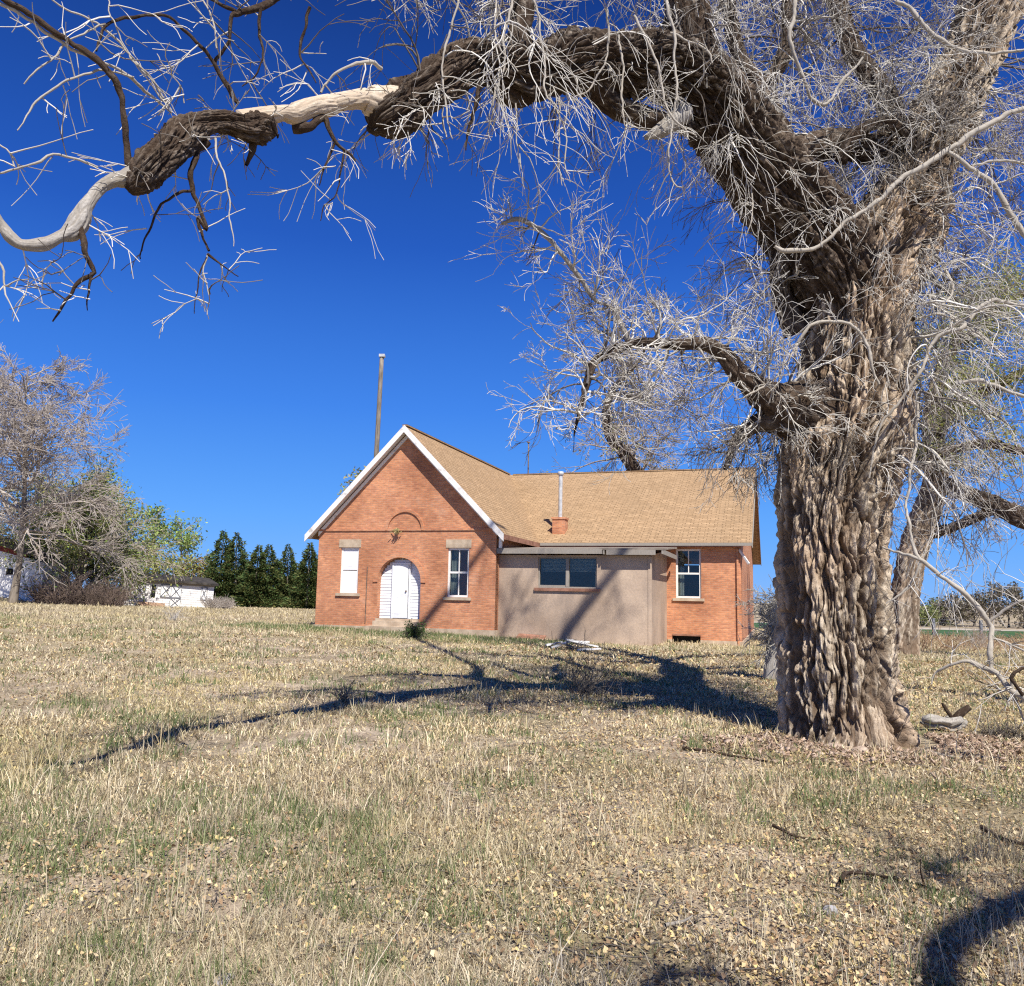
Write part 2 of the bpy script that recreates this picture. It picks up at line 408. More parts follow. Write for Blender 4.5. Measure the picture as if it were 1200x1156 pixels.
nt.links.new(sk.outputs[0], hs.inputs['Color']); mxs = mixc(nt, .9, hs.outputs[0], vm.outputs[0]); nt.links.new(mxs, bg.inputs[0])
S.view_settings.view_transform = 'Standard'; S.view_settings.look = 'None'; S.view_settings.exposure = .46; S.view_settings.gamma = 1

# ------------------------------------------------------------------ ground
def ground_mat():
    m, nt, b = mat('dry_ground', .98, .05)
    n1 = tex(nt, .35, 5); n2 = tex(nt, 2.3, 6); n3 = tex(nt, 22, 5, rough=.7); n4 = tex(nt, .05, 4)
    c = ramp(nt, n2, [(.3, (.24, .19, .14)), (.48, (.42, .34, .26)), (.62, (.56, .47, .36))])
    c = mixc(nt, ramp(nt, n1, [(.45, (0, 0, 0)), (.62, (.75, .75, .75))]), c, (.25, .215, .12))
    c = mixc(nt, ramp(nt, n4, [(.42, (0, 0, 0)), (.62, (.6, .6, .6))]), c, (.40, .34, .21))
    c = mixc(nt, 1., c, ramp(nt, n3, [(.3, (.5, .5, .5)), (.68, (1.35, 1.33, 1.28))]), 'MULTIPLY')
    nt.links.new(c, b.inputs['Base Color'])
    ad = nt.nodes.new('ShaderNodeMath'); ad.operation = 'ADD'; nt.links.new(n3, ad.inputs[0]); nt.links.new(n2, ad.inputs[1])
    bump(nt, b, ad.outputs[0], .8, .04); return m
M_ground = ground_mat()
def gz(x, y):
    d = np.hypot(x, y)
    k = 1/(1+d/40)
    return G(x, y)+k*(.035*noise(np.stack([x*.8, y*.8, 0*x], -1))+.02*noise(np.stack([x*2.6, y*2.6, 0*x+4], -1)))
gx = np.sinh(np.linspace(-6.4, 6.4, 361))*3.6; gy = np.sinh(np.linspace(-3.2, 6.4, 330))*3.6+6
X, Y = np.meshgrid(gx, gy); Z = gz(X, Y)
V = np.stack([X, Y, Z], -1).reshape(-1, 3); nx, ny = len(gx), len(gy)
i = np.arange(ny-1)[:, None]*nx; j = np.arange(nx-1)[None, :]
Fq = np.stack([i+j, i+j+1, i+nx+j+1, i+nx+j], -1).reshape(-1, 4)
tag(link('ground', np_mesh('ground', V, Fq.ravel(), [4]*len(Fq), True), M_ground), kind='structure')
def strip(name, x0, x1, y0, y1, lift, m, nx=80, ny=10, kind='structure'):
    X, Y = np.meshgrid(np.linspace(x0, x1, nx), np.linspace(y0, y1, ny)); Z = gz(X, Y)+lift
    i = np.arange(ny-1)[:, None]*nx; j = np.arange(nx-1)[None, :]
    Fq = np.stack([i+j, i+j+1, i+nx+j+1, i+nx+j], -1).reshape(-1, 4)
    return tag(link(name, np_mesh(name, np.stack([X, Y, Z], -1).reshape(-1, 3), Fq.ravel(), [4]*len(Fq), True), m), kind=kind)
M_field = simple('green_crop', (.035, .085, .03), (.075, .15, .045), .8, bs=.3, bd=.05)
M_road = simple('dirt_road', (.42, .37, .29), (.56, .5, .4), .5, bs=.2)
strip('field', 12, 170, 66, 92, .08, M_field)
strip('road', 12, 190, 93, 99, .06, M_road)

# ------------------------------------------------------------------ house
HA, HX, HY = .3145, -7.4891, 31.9263
ua = np.array([math.cos(HA), -math.sin(HA), 0]); va = np.array([math.sin(HA), math.cos(HA), 0]); HO = np.array([HX, HY, 0])
def H2W(u, v, z): return HO+ua*u+va*v+np.array([0, 0, z])
def on_v(px, py, v):
    d = ray(px, py); t = (v-(CAM-HO)@va)/(d@va); Q = CAM+t*d; return (Q-HO)@ua, Q[2]
W_, VW, VR, LL, LV, LU = 7.32, 4.58, 12.55, 15.67, .37, 12.85
ZB, ZE, ZT = -.6, 3.81, 7.95
REAR = 2*VR-VW
house = empty('brick_house', HO, -HA, 'old orange brick house with tan shingle roof, arched white door and grey stucco addition', 'house')
CU = W_/2; OH = .36; EU = .40; sl_g = (ZT-ZE)/(CU+EU)
def wall_panel(outer, holes, place, depth=.28):
    """flat wall with openings; outer/holes are 2-d loops, place maps (a, b, inward) to a point"""
    bm = bmesh.new(); es = []; loops = []
    for lp in [outer]+holes:
        vs = [bm.verts.new(place(a, b, 0)) for a, b in lp]; loops.append(vs)
        for k in range(len(vs)): es.append(bm.edges.new((vs[k], vs[(k+1) % len(vs)])))
    bmesh.ops.triangle_fill(bm, use_beauty=True, use_dissolve=False, edges=es)
    for lp, vs in zip([outer]+holes, loops):
        ins = [bm.verts.new(place(a, b, depth)) for a, b in lp]
        for k in range(len(vs)): q = (k+1) % len(vs); bm.faces.new((vs[k], vs[q], ins[q], ins[k]))
    bmesh.ops.recalc_face_normals(bm, faces=bm.faces)
    return bm
def bm_obj(name, bm, m, parent):
    me = bpy.data.meshes.new(name); bm.to_mesh(me); bm.free(); me.update(); boxuv(me); return link(name, me, m, parent, True)
def rect(a0, a1, b0, b1): return [(a0, b0), (a1, b0), (a1, b1), (a0, b1)]
DC, DR, DZ0, DZS = 3.5, .88, .69, 2.08      # door arch centre, radius, base and spring line
arch = [(DC-DR, DZ0), (DC+DR, DZ0)]+[(DC+DR*math.cos(t), DZS+DR*math.sin(t)) for t in np.linspace(0, math.pi, 17)]
LWN = (.99, 1.77, 1.6, 3.34); RWN = (5.44, 6.28, 1.53, 3.33)
zw = lambda u: ZT-.2-sl_g*abs(u-CU)
outer = [(0, .36), (W_, .36), (W_, zw(W_)), (CU, zw(CU)), (0, zw(0))]
fr = bm_obj('wall', wall_panel(outer, [arch, rect(*LWN), rect(*RWN)], lambda a, b, i: (a, i, b)), M_brick, house)
side = MB(); side.poly([(0, 0, .36), (0, REAR, .36), (0, REAR, zw(0)), (0, 0, zw(0))])
side.poly([(W_, 0, -.4), (W_, VW, -.4), (W_, VW, zw(W_)), (W_, 0, zw(W_))])
side.poly([(0, REAR, -.4), (LL, REAR, -.4), (LL, REAR, 3.6), (W_, REAR, 3.6), (CU, REAR, zw(CU)), (0, REAR, zw(0))])
side.build('side_wall', M_brick, house)
# wing wall with window, low cellar opening
WWN = (13.2, 14.17, 1.67, 3.58); VEN = (13.05, 14.13, -.4, .28)
wing_bm = wall_panel([(W_, .06), (VEN[0], .06), (VEN[0], .28), (VEN[1], .28), (VEN[1], .06), (LL, .06), (LL, 3.76), (W_, 3.76)], [rect(*WWN)], lambda a, b, i: (a, VW+i, b))
bm_obj('wing_wall', wing_bm, M_brick, house)
swg = (ZT-ZE)/(VR-VW+.4)
e_ = MB(); e_.poly([(LL, VW, .06), (LL, REAR, .06), (LL, REAR, 3.76), (LL, VR, ZT-.22), (LL, VW, 3.76)]); e_.build('end_wall', M_brick, house)
# foundations
f_ = MB(); f_.box(-.05, W_+.03, -.06, .3, ZB, .38); f_.box(-.05, .25, .3, REAR, ZB, .38); f_.build('foundation', M_conc, house)
f_ = MB(); f_.box(LU+.04, VEN[0], VW-.05, VW+.3, ZB, .08); f_.box(VEN[1], LL+.05, VW-.05, VW+.3, ZB, .08); f_.box(LL-.25, LL+.05, VW+.3, REAR, ZB, .08)
f_.box(VEN[0]+.5, VEN[0]+.72, VW-.25, VW-.06, -.6, -.12)
f_.build('wing_foundation', M_conc, house)
v_ = MB(); v_.box(VEN[0]-.02, VEN[1]+.02, VW+.2, VW+.24, -.5, .3); vent = v_.build('cellar_opening', M_dark, house)
v_ = MB(); v_.box(VEN[0], VEN[1], VW-.02, VW+.1, .22, .283); v_.build('frame', M_brownstain, vent)
# roofs
TH = .13
rf = MB()
zg = lambda u: ZT-sl_g*abs(u-CU)
zb_ = lambda v: ZE+swg*(v-(VW-.4))
VV = VW-.4
rf.slab([(CU, -OH, ZT), (CU, VR, ZT), (CU+CU+EU, VV, ZE), (W_+EU, -OH, ZE)], (0, 0, -TH))
rf.slab([(CU, -OH, ZT), (-EU, -OH, ZE), (-EU, REAR+.4, ZE), (CU, REAR+.4, ZT)], (0, 0, -TH))
front_roof = rf.build('gable_roof', M_shingle, house)
rf = MB()
rf.slab([(CU, VR, ZT), (LL+.42, VR, ZT), (LL+.42, VV, ZE), (W_+EU, VV, ZE)], (0, 0, -TH))
rf.slab([(CU, VR, ZT), (CU, REAR+.4, ZT-.01), (W_+EU, REAR+.4, ZE), (LL+.42, REAR+.4, ZE), (LL+.42, VR, ZT)][::1] if False else [(CU, VR, ZT), (W_+EU, REAR+.4, ZE), (LL+.42, REAR+.4, ZE), (LL+.42, VR, ZT)], (0, 0, -TH))
wing_roof = rf.build('wing_roof', M_shingle, house)
rf = MB(); rf.bar((CU+.2, VR, ZT+.01), (LL+.42, VR, ZT+.01), .22, .05); rf.build('ridge_cap', M_shingle, wing_roof)
rf = MB(); rf.bar((CU, -OH+.01, ZT+.01), (CU, VR-.2, ZT+.01), .2, .05); rf.build('ridge_cap', M_shingle, front_roof)
# barge boards, frieze and soffit
def rake(vf, th, top, bot, u_out, name, m):
    for s in (-1, 1):
        b = MB()
        def zz(u, off): return ZT-sl_g*u-off
        a = [(0, top), (u_out, top), (u_out, bot), (0, bot)]
        pts = [(CU+s*u, vf, zz(u, o)) for u, o in a]
        b.slab(pts, (0, th, 0)); b.build(name, m, house)
rake(-OH-.045, .04, .0, .27, CU+EU+.0, 'barge_board', M_trim)
rake(-.035, .03, .25, .42, CU+.02, 'frieze_board', M_trim)
for s in (-1, 1):
    b = MB(); b.slab([(CU, -OH, ZT-.15), (CU+s*(CU+EU-.02), -OH, ZT-.15-sl_g*(CU+EU-.02)), (CU+s*(CU+EU-.02), .01, ZT-.15-sl_g*(CU+EU-.02)), (CU, .01, ZT-.15)], (0, 0, -.02)); b.build('soffit', M_trim, house)
b = MB(); b.box(W_+EU+.0, W_+EU+.03, -OH, VV, ZE-.2, ZE-.02); b.build('fascia', M_brownstain, house)
b = MB(); b.box(W_+EU+.05, LL+.42, VV-.03, VV, ZE-.13, ZE-.015); b.build('fascia', M_greywood, house)
b = MB(); b.box(W_+.02, LL, VV, VW, ZE-.17, ZE-.14); b.build('soffit', M_brownstain, house)
for vs, ve in ((VV, VR), (REAR+.4, VR)):
    b = MB(); b.slab([(LL+.425, vs, ZE), (LL+.425, ve, ZT), (LL+.425, ve, ZT-.2), (LL+.425, vs, ZE-.2)], (.03, 0, 0)); b.build('barge_board', M_greywood, house)
# brick mouldings on the gable
def ring(name, cu, cz, r0, r1, y0, y1, t0, t1, m, n=20):
    b = MB(); T = np.linspace(t0, t1, n)
    for a, c in zip(T[:-1], T[1:]):
        q = [(cu+r*math.cos(t), y, cz+r*math.sin(t)) for y in (y0, y1) for r, t in ((r0, a), (r1, a), (r1, c), (r0, c))]
        b.hexa(q)
    return b.build(name, m, house)
ring('door_arch', DC, DZS, DR+.01, DR+.2, -.035, .05, -.05, math.pi+.05, M_brick)
ring('blind_arch', 3.66, 3.98, .70, .80, -.05, .05, 0, math.pi, M_brick)
b = MB(); b.box(.0, W_, -.04, .03, 3.97, 4.04); b.build('brick_band', M_brick, house)
# door
door = empty('entrance_door'); door.parent = house
gd = MB()
cl = [(DC-DR, DZ0), (DC-.30, DZ0), (DC-.30, DZS+.82), ]
def arcz(u): return DZS+math.sqrt(max(0, DR*DR-(u-DC)**2))
k = 0; z = DZ0
while z < DZS+DR-.05:          # horizontal boards filling the arch
    z1 = z+.105
    zt = min(z1, DZS+DR)
    hw = DR if zt <= DZS else math.sqrt(max(.0004, DR*DR-(zt-DZS)**2))
    gd.hexa([(DC-hw, .235, z), (DC+hw, .235, z), (DC+hw, .27, z), (DC-hw, .27, z), (DC-hw, .25, zt-.006), (DC+hw, .25, zt-.006), (DC+hw, .27, zt-.006), (DC-hw, .27, zt-.006)])
    z = z1
gd.build('side_boards', M_door, door)
b = MB(); b.box(DC-DR, DC+DR, .275, .29, DZ0, DZS+DR); b.build('backing', M_conc, door)
b = MB(); b.box(DC-.30, DC+.29, .17, .228, DZ0+.02, DZS+.62); lf = b.build('door_leaf', M_door, door)
b = MB(); b.box(DC-.37, DC-.305, .15, .232, DZ0, DZS+.7); b.box(DC+.33, DC+.37, .15, .232, DZ0, DZS+.7); b.box(DC-.305, DC+.33, .15, .232, DZS+.625, DZS+.7); b.build('door_frame', M_door, door)
b = MB(); b.box(DC+.293, DC+.325, .2, .232, DZ0+.02, DZS+.6); b.build('open_gap', M_dark, door)
b = MB(); b.box(DC+.2, DC+.25, .12, .17, DZ0+1.0, DZ0+1.05); b.build('handle', M_rust, lf)
b = MB(); b.box(DC-1.0, DC+1.15, -.7, -.07, -.3, .42); b.box(DC-.85, DC+.95, -.38, -.065, .42, .60); b.box(DC-DR, DC+DR, -.1, .24, .5, .69); b.build('doorstep', M_conc, house)
b = MB(); b.box(DC-1.35, DC-1.325, -.03, -.004, .5, 2.6); b.build('conduit', M_rust, house)
def nest():
    b = MB()
    for k in range(40):
        a = rng.normal(size=3)*(.08, .03, .05); c = a+rng.normal(size=3)*.06
        b.bar(a+np.array([DC-.12, -.14, 3.93]), c+np.array([DC-.12, -.14, 3.93]), .02, .02)
    o = b.build('bird_nest', M_vent); tag(o, 'small yellowish straw nest on the brick band above the arched door', 'nest'); o.location = house.location; o.rotation_euler = house.rotation_euler
nest()
# windows
def window(rc, y0, kind, lintel=True, place=None, sill_m=M_conc):
    a0, a1, b0, b1 = rc
    w = empty('window'); w.parent = house
    f = MB(); t = .05 if kind == 'slider' else .075
    yf0, yf1 = y0+.06, y0+.16
    f.box(a0+.002, a0+t, yf0, yf1, b0, b1); f.box(a1-t, a1-.002, yf0, yf1, b0, b1); f.box(a0+t, a1-t, yf0, yf1, b1-t, b1-.002); f.box(a0+t, a1-t, yf0, yf1, b0+.002, b0+t)
    mid = (b0+b1)/2
    if kind == 'sash':
        f.box(a0+t, a1-t, yf0+.02, yf1-.01, mid-.035, mid+.035)
        f.box((a0+a1)/2-.018, (a0+a1)/2+.018, yf0+.03, yf1-.02, b0+t, mid-.035)
        f.box((a0+a1)/2-.018, (a0+a1)/2+.018, yf0+.03, yf1-.02, mid+.035, b1-t)
    if kind == 'sash2':
        f.box(a0+t, a1-t, yf0+.02, yf1-.01, mid-.035, mid+.035)
        f.box((a0+a1)/2-.018, (a0+a1)/2+.018, yf0+.03, yf1-.02, mid+.035, b1-t)
    if kind == 'slider':
        f.box((a0+a1)/2-.06, (a0+a1)/2+.06, yf0-.01, yf1, b0+t, b1-t)
        f.box(a0+t, (a0+a1)/2-.06, yf0+.02, yf1-.01, b0+t, b0+t+.05)
    f.build('frame', M_greywood if kind == 'slider' else M_trim, w)
    p = MB()
    if kind == 'board':
        p.box(a0+t, a1-t, yf0+.03, yf1-.03, b0+t, mid-.02); p.box(a0+t, a1-t, yf0+.02, yf1-.03, mid+.015, b1-t); p.build('board', M_door, w)
        q = MB(); q.box(a0+t, a1-t, yf0+.04, yf1-.02, mid-.019, mid+.014); q.build('gap', M_rust, w)
    else:
        p.box(a0+t, a1-t, yf1-.045, yf1-.03, b0+t, b1-t); p.build('pane', M_glass, w)
        if kind == 'slider':
            q = MB(); z = b1-.08
            while z > b1-.5: q.box(a0+.05, a1-.05, yf1+.09, yf1+.10, z-.035, z); z -= .05
            q.build('blind', M_blind, w)
        else:
            q = MB(); xs_ = np.linspace(a0+.06, a0+.30, 9)
            for k_, (xa, xb) in enumerate(zip(xs_[:-1], xs_[1:])): q.poly([(xa, yf1+.12+.03*(k_ % 2), b0+.1), (xb, yf1+.12+.03*((k_+1) % 2), b0+.1), (xb, yf1+.12+.03*((k_+1) % 2), b1-.08), (xa, yf1+.12+.03*(k_ % 2), b1-.08)])
            q.build('curtain', M_blind, w)
    s = MB(); s.box(a0-.12, a1+.12, y0-.07, y0+.1, b0-.11, b0-.003); s.build('sill', sill_m, w)
    if lintel:
        s = MB(); s.box(a0-.08, a1+.08, y0-.02, y0+.1, b1+.003, b1+.31); s.build('lintel', M_conc, w)
    return w
w1 = window(LWN, 0, 'board'); w1['label'] = 'window boarded with weathered white panels'
window(RWN, 0, 'sash'); window(WWN, VW, 'sash2', False)
# stucco addition
SWN = (8.8, 10.95, 1.93, 3.03)
LT0, LT1 = 3.08, 3.6
o_ = wall_panel([(W_+.002, ZB), (LU, ZB), (LU, 3.10), (W_+.002, 3.10)], [rect(*SWN)], lambda a, b, i: (a, LV+i, b), .2)
bm_obj('stucco_wall', o_, M_stucco, house)
b = MB(); b.poly([(LU, LV, ZB), (LU, VW, ZB), (LU, VW, 3.5), (LU, LV, 3.12)]); b.build('stucco_side_wall', M_stucco, house)
b = MB(); b.box(LU-.1, LU+.02, LV-.02, LV+.1, -.3, 3.06); b.build('corner_board', M_trim if False else M_stucco, house)
b = MB(); b.slab([(W_-.05, .05, 3.33), (LU+.45, .05, 3.33), (LU+.45, VV+.1, 3.63), (W_+.02, VV+.1, 3.63)], (0, 0, -.06)); b.build('addition_roof', simple('weathered_roofing', (.2, .17, .14), (.36, .31, .26), 2, bs=.3), house)
b = MB(); b.box(W_-.05, 11.2, .03, .05, 3.13, 3.31); b.box(11.35, LU+.2, .03, .05, 3.10, 3.27); b.build('fascia', M_greywood, house)
b = MB()
for k in range(8):
    q = MB(); uu = W_+.3+k*.72; q.box(uu, uu+.06, .06, LV+.1, 3.12, 3.26); q.build('rafter_end', M_greywood, house)
b.box(LU+.4, LU+.44, .06, VV, 3.14, 3.3)
b.build('fascia', M_greywood, house)
sw = window(SWN, LV, 'slider', False, sill_m=M_brownstain)
b = MB(); b.box(W_+EU-.3, W_+EU-.2, -.02, .08, 3.33, 3.72); b.build('downspout', M_trim, house)
b = MB(); b.box(LL-.16, LL-.09, VW-.09, VW-.01, -.1, 3.6); b.build('downspout', M_brick, house)
b = MB(); b.bar((LL-.06, VW-.02, 3.55), (LL+.3, VW-.3, 3.0), .05, .08); b.build('bracket', M_trim, house)
# chimney and flue
def ray_roof(px, py):
    d = ray(px, py)
    for t in np.arange(20, 60, .01):
        Q = CAM+d*t-HO; u, v = Q@ua, Q@va
        if Q[2] <= zb_(v) and v > VV: return u, v
cu, cv = ray_roof(654.5, 626)
print('chimney', cu, cv, zb_(cv))
b = MB(); b.box(cu-.27, cu+.27, cv-.02, cv+.5, zb_(cv)-.15, zb_(cv)+.62); b.box(cu-.31, cu+.31, cv-.06, cv+.54, zb_(cv)+.621, zb_(cv)+.7); ch = b.build('chimney', M_brick, house)
me = np_mesh('flue', *(lambda V, Fq: (V, Fq.ravel(), [4]*len(Fq)))(*tube_arrays(np.array([[cu, cv+.24, zb_(cv)+t] for t in (.6, 1.3, 2.1, 2.55)]), np.array([.085]*4), 14)[:2]), smooth=True)
fl = link('flue', me, M_metal, ch, True)
me = np_mesh('flue_cap', *(lambda V, Fq: (V, Fq.ravel(), [4]*len(Fq)))(*tube_arrays(np.array([[cu, cv+.24, zb_(cv)+t] for t in (2.5, 2.52, 2.66, 2.68)]), np.array([.085, .13, .13, .01]), 14)[:2]), smooth=True)
link('flue_cap', me, M_metal, fl, True)

# ------------------------------------------------------------------ big cottonwood
tree = empty('cottonwood_tree', (4.25, 10, 0), 0, 'huge bare cottonwood with deeply furrowed trunk arching a limb over the house', 'tree')
trunk = px_skel([(991, 905, 10, 71), (991, 873, 10, 66), (987, 845, 10, 61), (980, 780, 10, 57), (976, 710, 10, 56), (974, 640, 10, 56), (977, 580, 10, 59), (983, 540, 10, 63), (993, 500, 10, 66),
                 (1001, 455, 10, 58), (1004, 400, 10, 56), (1008, 350, 10, 57), (1026, 305, 10, 53), (1056, 250, 10, 44), (1082, 200, 10, 31), (1106, 133, 10, 32), (1140, 67, 10, 27), (1165, 0, 10, 29), (1185, -60, 10, 29)])
top = trunk[-1, :3]
ext = [(7.6, 10.3, 13, .30), (8.0, 10.7, 16, .25), (8.2, 10.7, 19, .2), (8.3, 10.6, 22, .15), (8.6, 10.5, 24.5, .07)]
trunk = np.vstack([trunk, [[*e] for e in ext]])
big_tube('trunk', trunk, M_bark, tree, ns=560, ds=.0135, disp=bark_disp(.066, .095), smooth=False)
LIMBS = {}
def limb(key, pts, m=M_limbbark, ns=90, ds=.022, amp=.03, name='limb', fl=.02, par=None, fq=1.7):
    sk = px_skel(pts) if not isinstance(pts, np.ndarray) else pts
    LIMBS[key] = catmull(sk, .08)
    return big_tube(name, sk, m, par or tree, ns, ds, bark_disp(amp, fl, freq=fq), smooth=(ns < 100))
limb('arch', [(1020, 400, 10.1, 44), (990, 335, 9.9, 50), (952, 275, 9.7, 48), (907, 218, 9.4, 45), (866, 165, 9.1, 43), (826, 112, 8.8, 38), (790, 84, 8.5, 33), (765, 70, 8.3, 28), (735, 80, 8.2, 31), (700, 70, 7.9, 25), (672, 74, 7.75, 31), (640, 84, 7.6, 26), (606, 88, 7.3, 31), (578, 78, 7.2, 20), (552, 72, 7.1, 20), (522, 90, 6.9, 22), (496, 106, 6.75, 21), (470, 126, 6.7, 25), (452, 138, 6.6, 21), (440, 146, 6.58, 13), (434, 152, 6.56, 4)], ns=260, ds=.014, amp=.055, fl=.05, fq=1.4)
limb('bare', [(468, 122, 6.62, 17), (446, 122, 6.6, 19), (436, 121, 6.5, 16), (425, 117, 6.45, 11), (402, 119, 6.3, 9), (385, 124, 6.25, 11), (362, 127, 6.1, 10), (345, 134, 6.05, 11), (332, 133, 6, 8), (318, 135, 5.95, 9), (280, 140, 5.8, 9)], M_bare, 80, .012, .022, fl=0, fq=2.2)
limb('chunk', [(326, 160, 5.95, 3), (316, 154, 5.93, 14), (306, 148, 5.9, 19), (286, 150, 5.8, 15), (262, 143, 5.7, 13), (236, 146, 5.6, 12), (208, 163, 5.45, 18), (190, 182, 5.3, 19), (172, 200, 5.2, 21), (160, 215, 5.17, 14), (152, 224, 5.15, 4)], ns=170, ds=.008, amp=.05, fl=.03, fq=2.4)
limb('hook', [(170, 200, 5.2, 10), (148, 209, 5.15, 9), (132, 212, 5.1, 7), (116, 222, 5.05, 6), (100, 243, 4.95, 7), (94, 258, 4.93, 10), (84, 272, 4.9, 9.5), (70, 278, 4.85, 6), (50, 287, 4.8, 7), (26, 287, 4.75, 5.5), (12, 278, 4.72, 6), (0, 262, 4.7, 5), (-30, 230, 4.6, 6), (-90, 210, 4.5, 4)], M_greywood, 70, .009, .022, fl=0, fq=2.6)
limb('uparch', [(825, 120, 8.85, 30), (812, 60, 8.8, 25), (803, 0, 8.75, 22), (790, -80, 8.6, 18), (750, -170, 8.3, 13), (690, -240, 7.9, 8), (600, -290, 7.4, 4)], ns=90, ds=.03)
_q = at(796, -50, 8.7)
limb('upright', np.array([[*_q, .18], [2.35, 9.0, 11.2, .11], [2.5, 9.8, 15, .09], [2.6, 10.3, 19, .11], [2.7, 10.4, 22.5, .13], [3.4, 10.5, 25.2, .15], [4.4, 10.5, 26.4, .14], [5.5, 10.5, 27.5, .12], [6.6, 10.5, 29, .09]]), ns=30, ds=.08)
limb('up2', [(612, 100, 7.3, 18), (608, 50, 7.3, 13), (612, 0, 7.3, 11), (590, -70, 7.2, 8), (520, -130, 7.0, 6), (430, -150, 6.7, 4), (330, -140, 6.4, 2.5)], ns=40, ds=.03)
limb('under', [(690, 92, 8.0, 14), (712, 118, 8.2, 13), (745, 136, 8.4, 12), (775, 143, 8.55, 10), (820, 150, 8.9, 10), (860, 165, 9.3, 9)], ns=40, ds=.02)
limb('stub', [(800, 132, 8.6, 13), (775, 152, 8.5, 9), (757, 163, 8.45, 4)], M_greywood, 30, .02, .01)
limb('side1', [(925, 175, 9.5, 12), (905, 128, 9.6, 9), (890, 100, 9.7, 8), (866, 66, 9.8, 8), (853, 0, 9.9, 7), (840, -80, 10, 5), (850, -170, 10, 3)], ns=40, ds=.03)
limb('cross', [(900, 200, 9.5, 26), (945, 178, 9.7, 18), (985, 168, 9.8, 15), (1020, 176, 9.8, 15), (1050, 160, 9.9, 14), (1080, 150, 10, 12)], ns=60, ds=.03)
limb('loop', [(985, 190, 9.6, 7), (1000, 160, 9.5, 7), (1030, 145, 9.5, 6), (1055, 150, 9.5, 5), (1075, 175, 9.6, 4)], ns=24, ds=.03, amp=.01)
limb('rise', [(1045, 180, 9.9, 14), (1040, 120, 10.2, 12), (1000, 60, 10.5, 10), (980, 0, 10.8, 9), (960, -100, 11.2, 7), (950, -220, 11.6, 4)], ns=40, ds=.04)
limb('rise2', [(890, 120, 9.7, 9), (920, 60, 9.9, 7), (925, 0, 10.1, 6), (960, -90, 10.4, 4)], ns=24, ds=.04)
limb('low', [(990, 490, 10.0, 40), (950, 482, 9.8, 36), (915, 474, 9.65, 25), (888, 458, 9.5, 17), (867, 440, 9.4, 12), (850, 417, 9.35, 9.5), (828, 403, 9.3, 8), (790, 403, 9.2, 6.5), (750, 401, 9.1, 5.5), (720, 411, 9.0, 6), (695, 427, 8.95, 5), (686, 460, 8.9, 3.5), (675, 500, 8.85, 2.5), (672, 530, 8.8, 1.5)], ns=60, ds=.02, amp=.025)
limb('lowup', [(738, 402, 9.07, 4.5), (728, 380, 9.0, 4), (716, 361, 8.95, 4), (697, 353, 8.9, 3.4), (680, 328, 8.85, 2.8), (655, 294, 8.75, 2.3), (632, 270, 8.7, 2), (608, 257, 8.6, 2), (588, 262, 8.55, 1.2)], M_greywood, 18, .04, .004, name='branch')
limb('notch', [(935, 390, 10, 16), (917, 345, 9.95, 12), (916, 315, 9.8, 14), (925, 285, 9.7, 20)], ns=40, ds=.03)
limb('knee', [(940, 500, 9.8, 20), (905, 492, 9.7, 16), (880, 500, 9.7, 10), (862, 520, 9.7, 6), (850, 550, 9.6, 3)], ns=40, ds=.03)
# limbs that leave the frame at the top right (they cast the shadows on grass and house)
limb('over', np.array([[7.0, 10, 10.5, 0.202], [10.5, 8.5, 10.5, 0.173], [12, 5, 10, 0.151], [11.6, 1.5, 9.4, 0.137], [9.5, .2, 8.7, 0.122], [7.2, -.4, 8.2, 0.108], [5.6, -1.25, 8, 0.101], [5.1, -1.6, 8, 0.101], [4.55, -2.0, 8, 0.094], [4.15, -2.4, 8, 0.086], [3.9, -2.95, 8, 0.079], [3.6, -3.8, 8, 0.043]]), ns=40, ds=.08)
limb('over2', np.array([[4.75, -1.85, 8, 0.058], [4.8, -1.5, 8, 0.050], [4.72, -1.2, 8, 0.043], [5.1, -1.0, 8.1, 0.029], [5.6, -.95, 8.2, 0.014]]), ns=16, ds=.08)
limb('over3', np.array([[4.4, -2.2, 8, 0.050], [4.7, -2.35, 8, 0.036], [5.2, -2.7, 8, 0.029], [5.8, -3.0, 8, 0.014]]), ns=16, ds=.08)
limb('over4', np.array([[3.9, -2.95, 8, 0.043], [3.4, -2.95, 8, 0.036], [3.18, -2.7, 8, 0.032], [3.08, -2.56, 8, 0.032], [2.9, -2.6, 8, 0.032], [2.75, -2.75, 8, 0.025], [2.6, -3.0, 8, 0.022], [2.5, -3.3, 8, 0.011]]), ns=16, ds=.08)
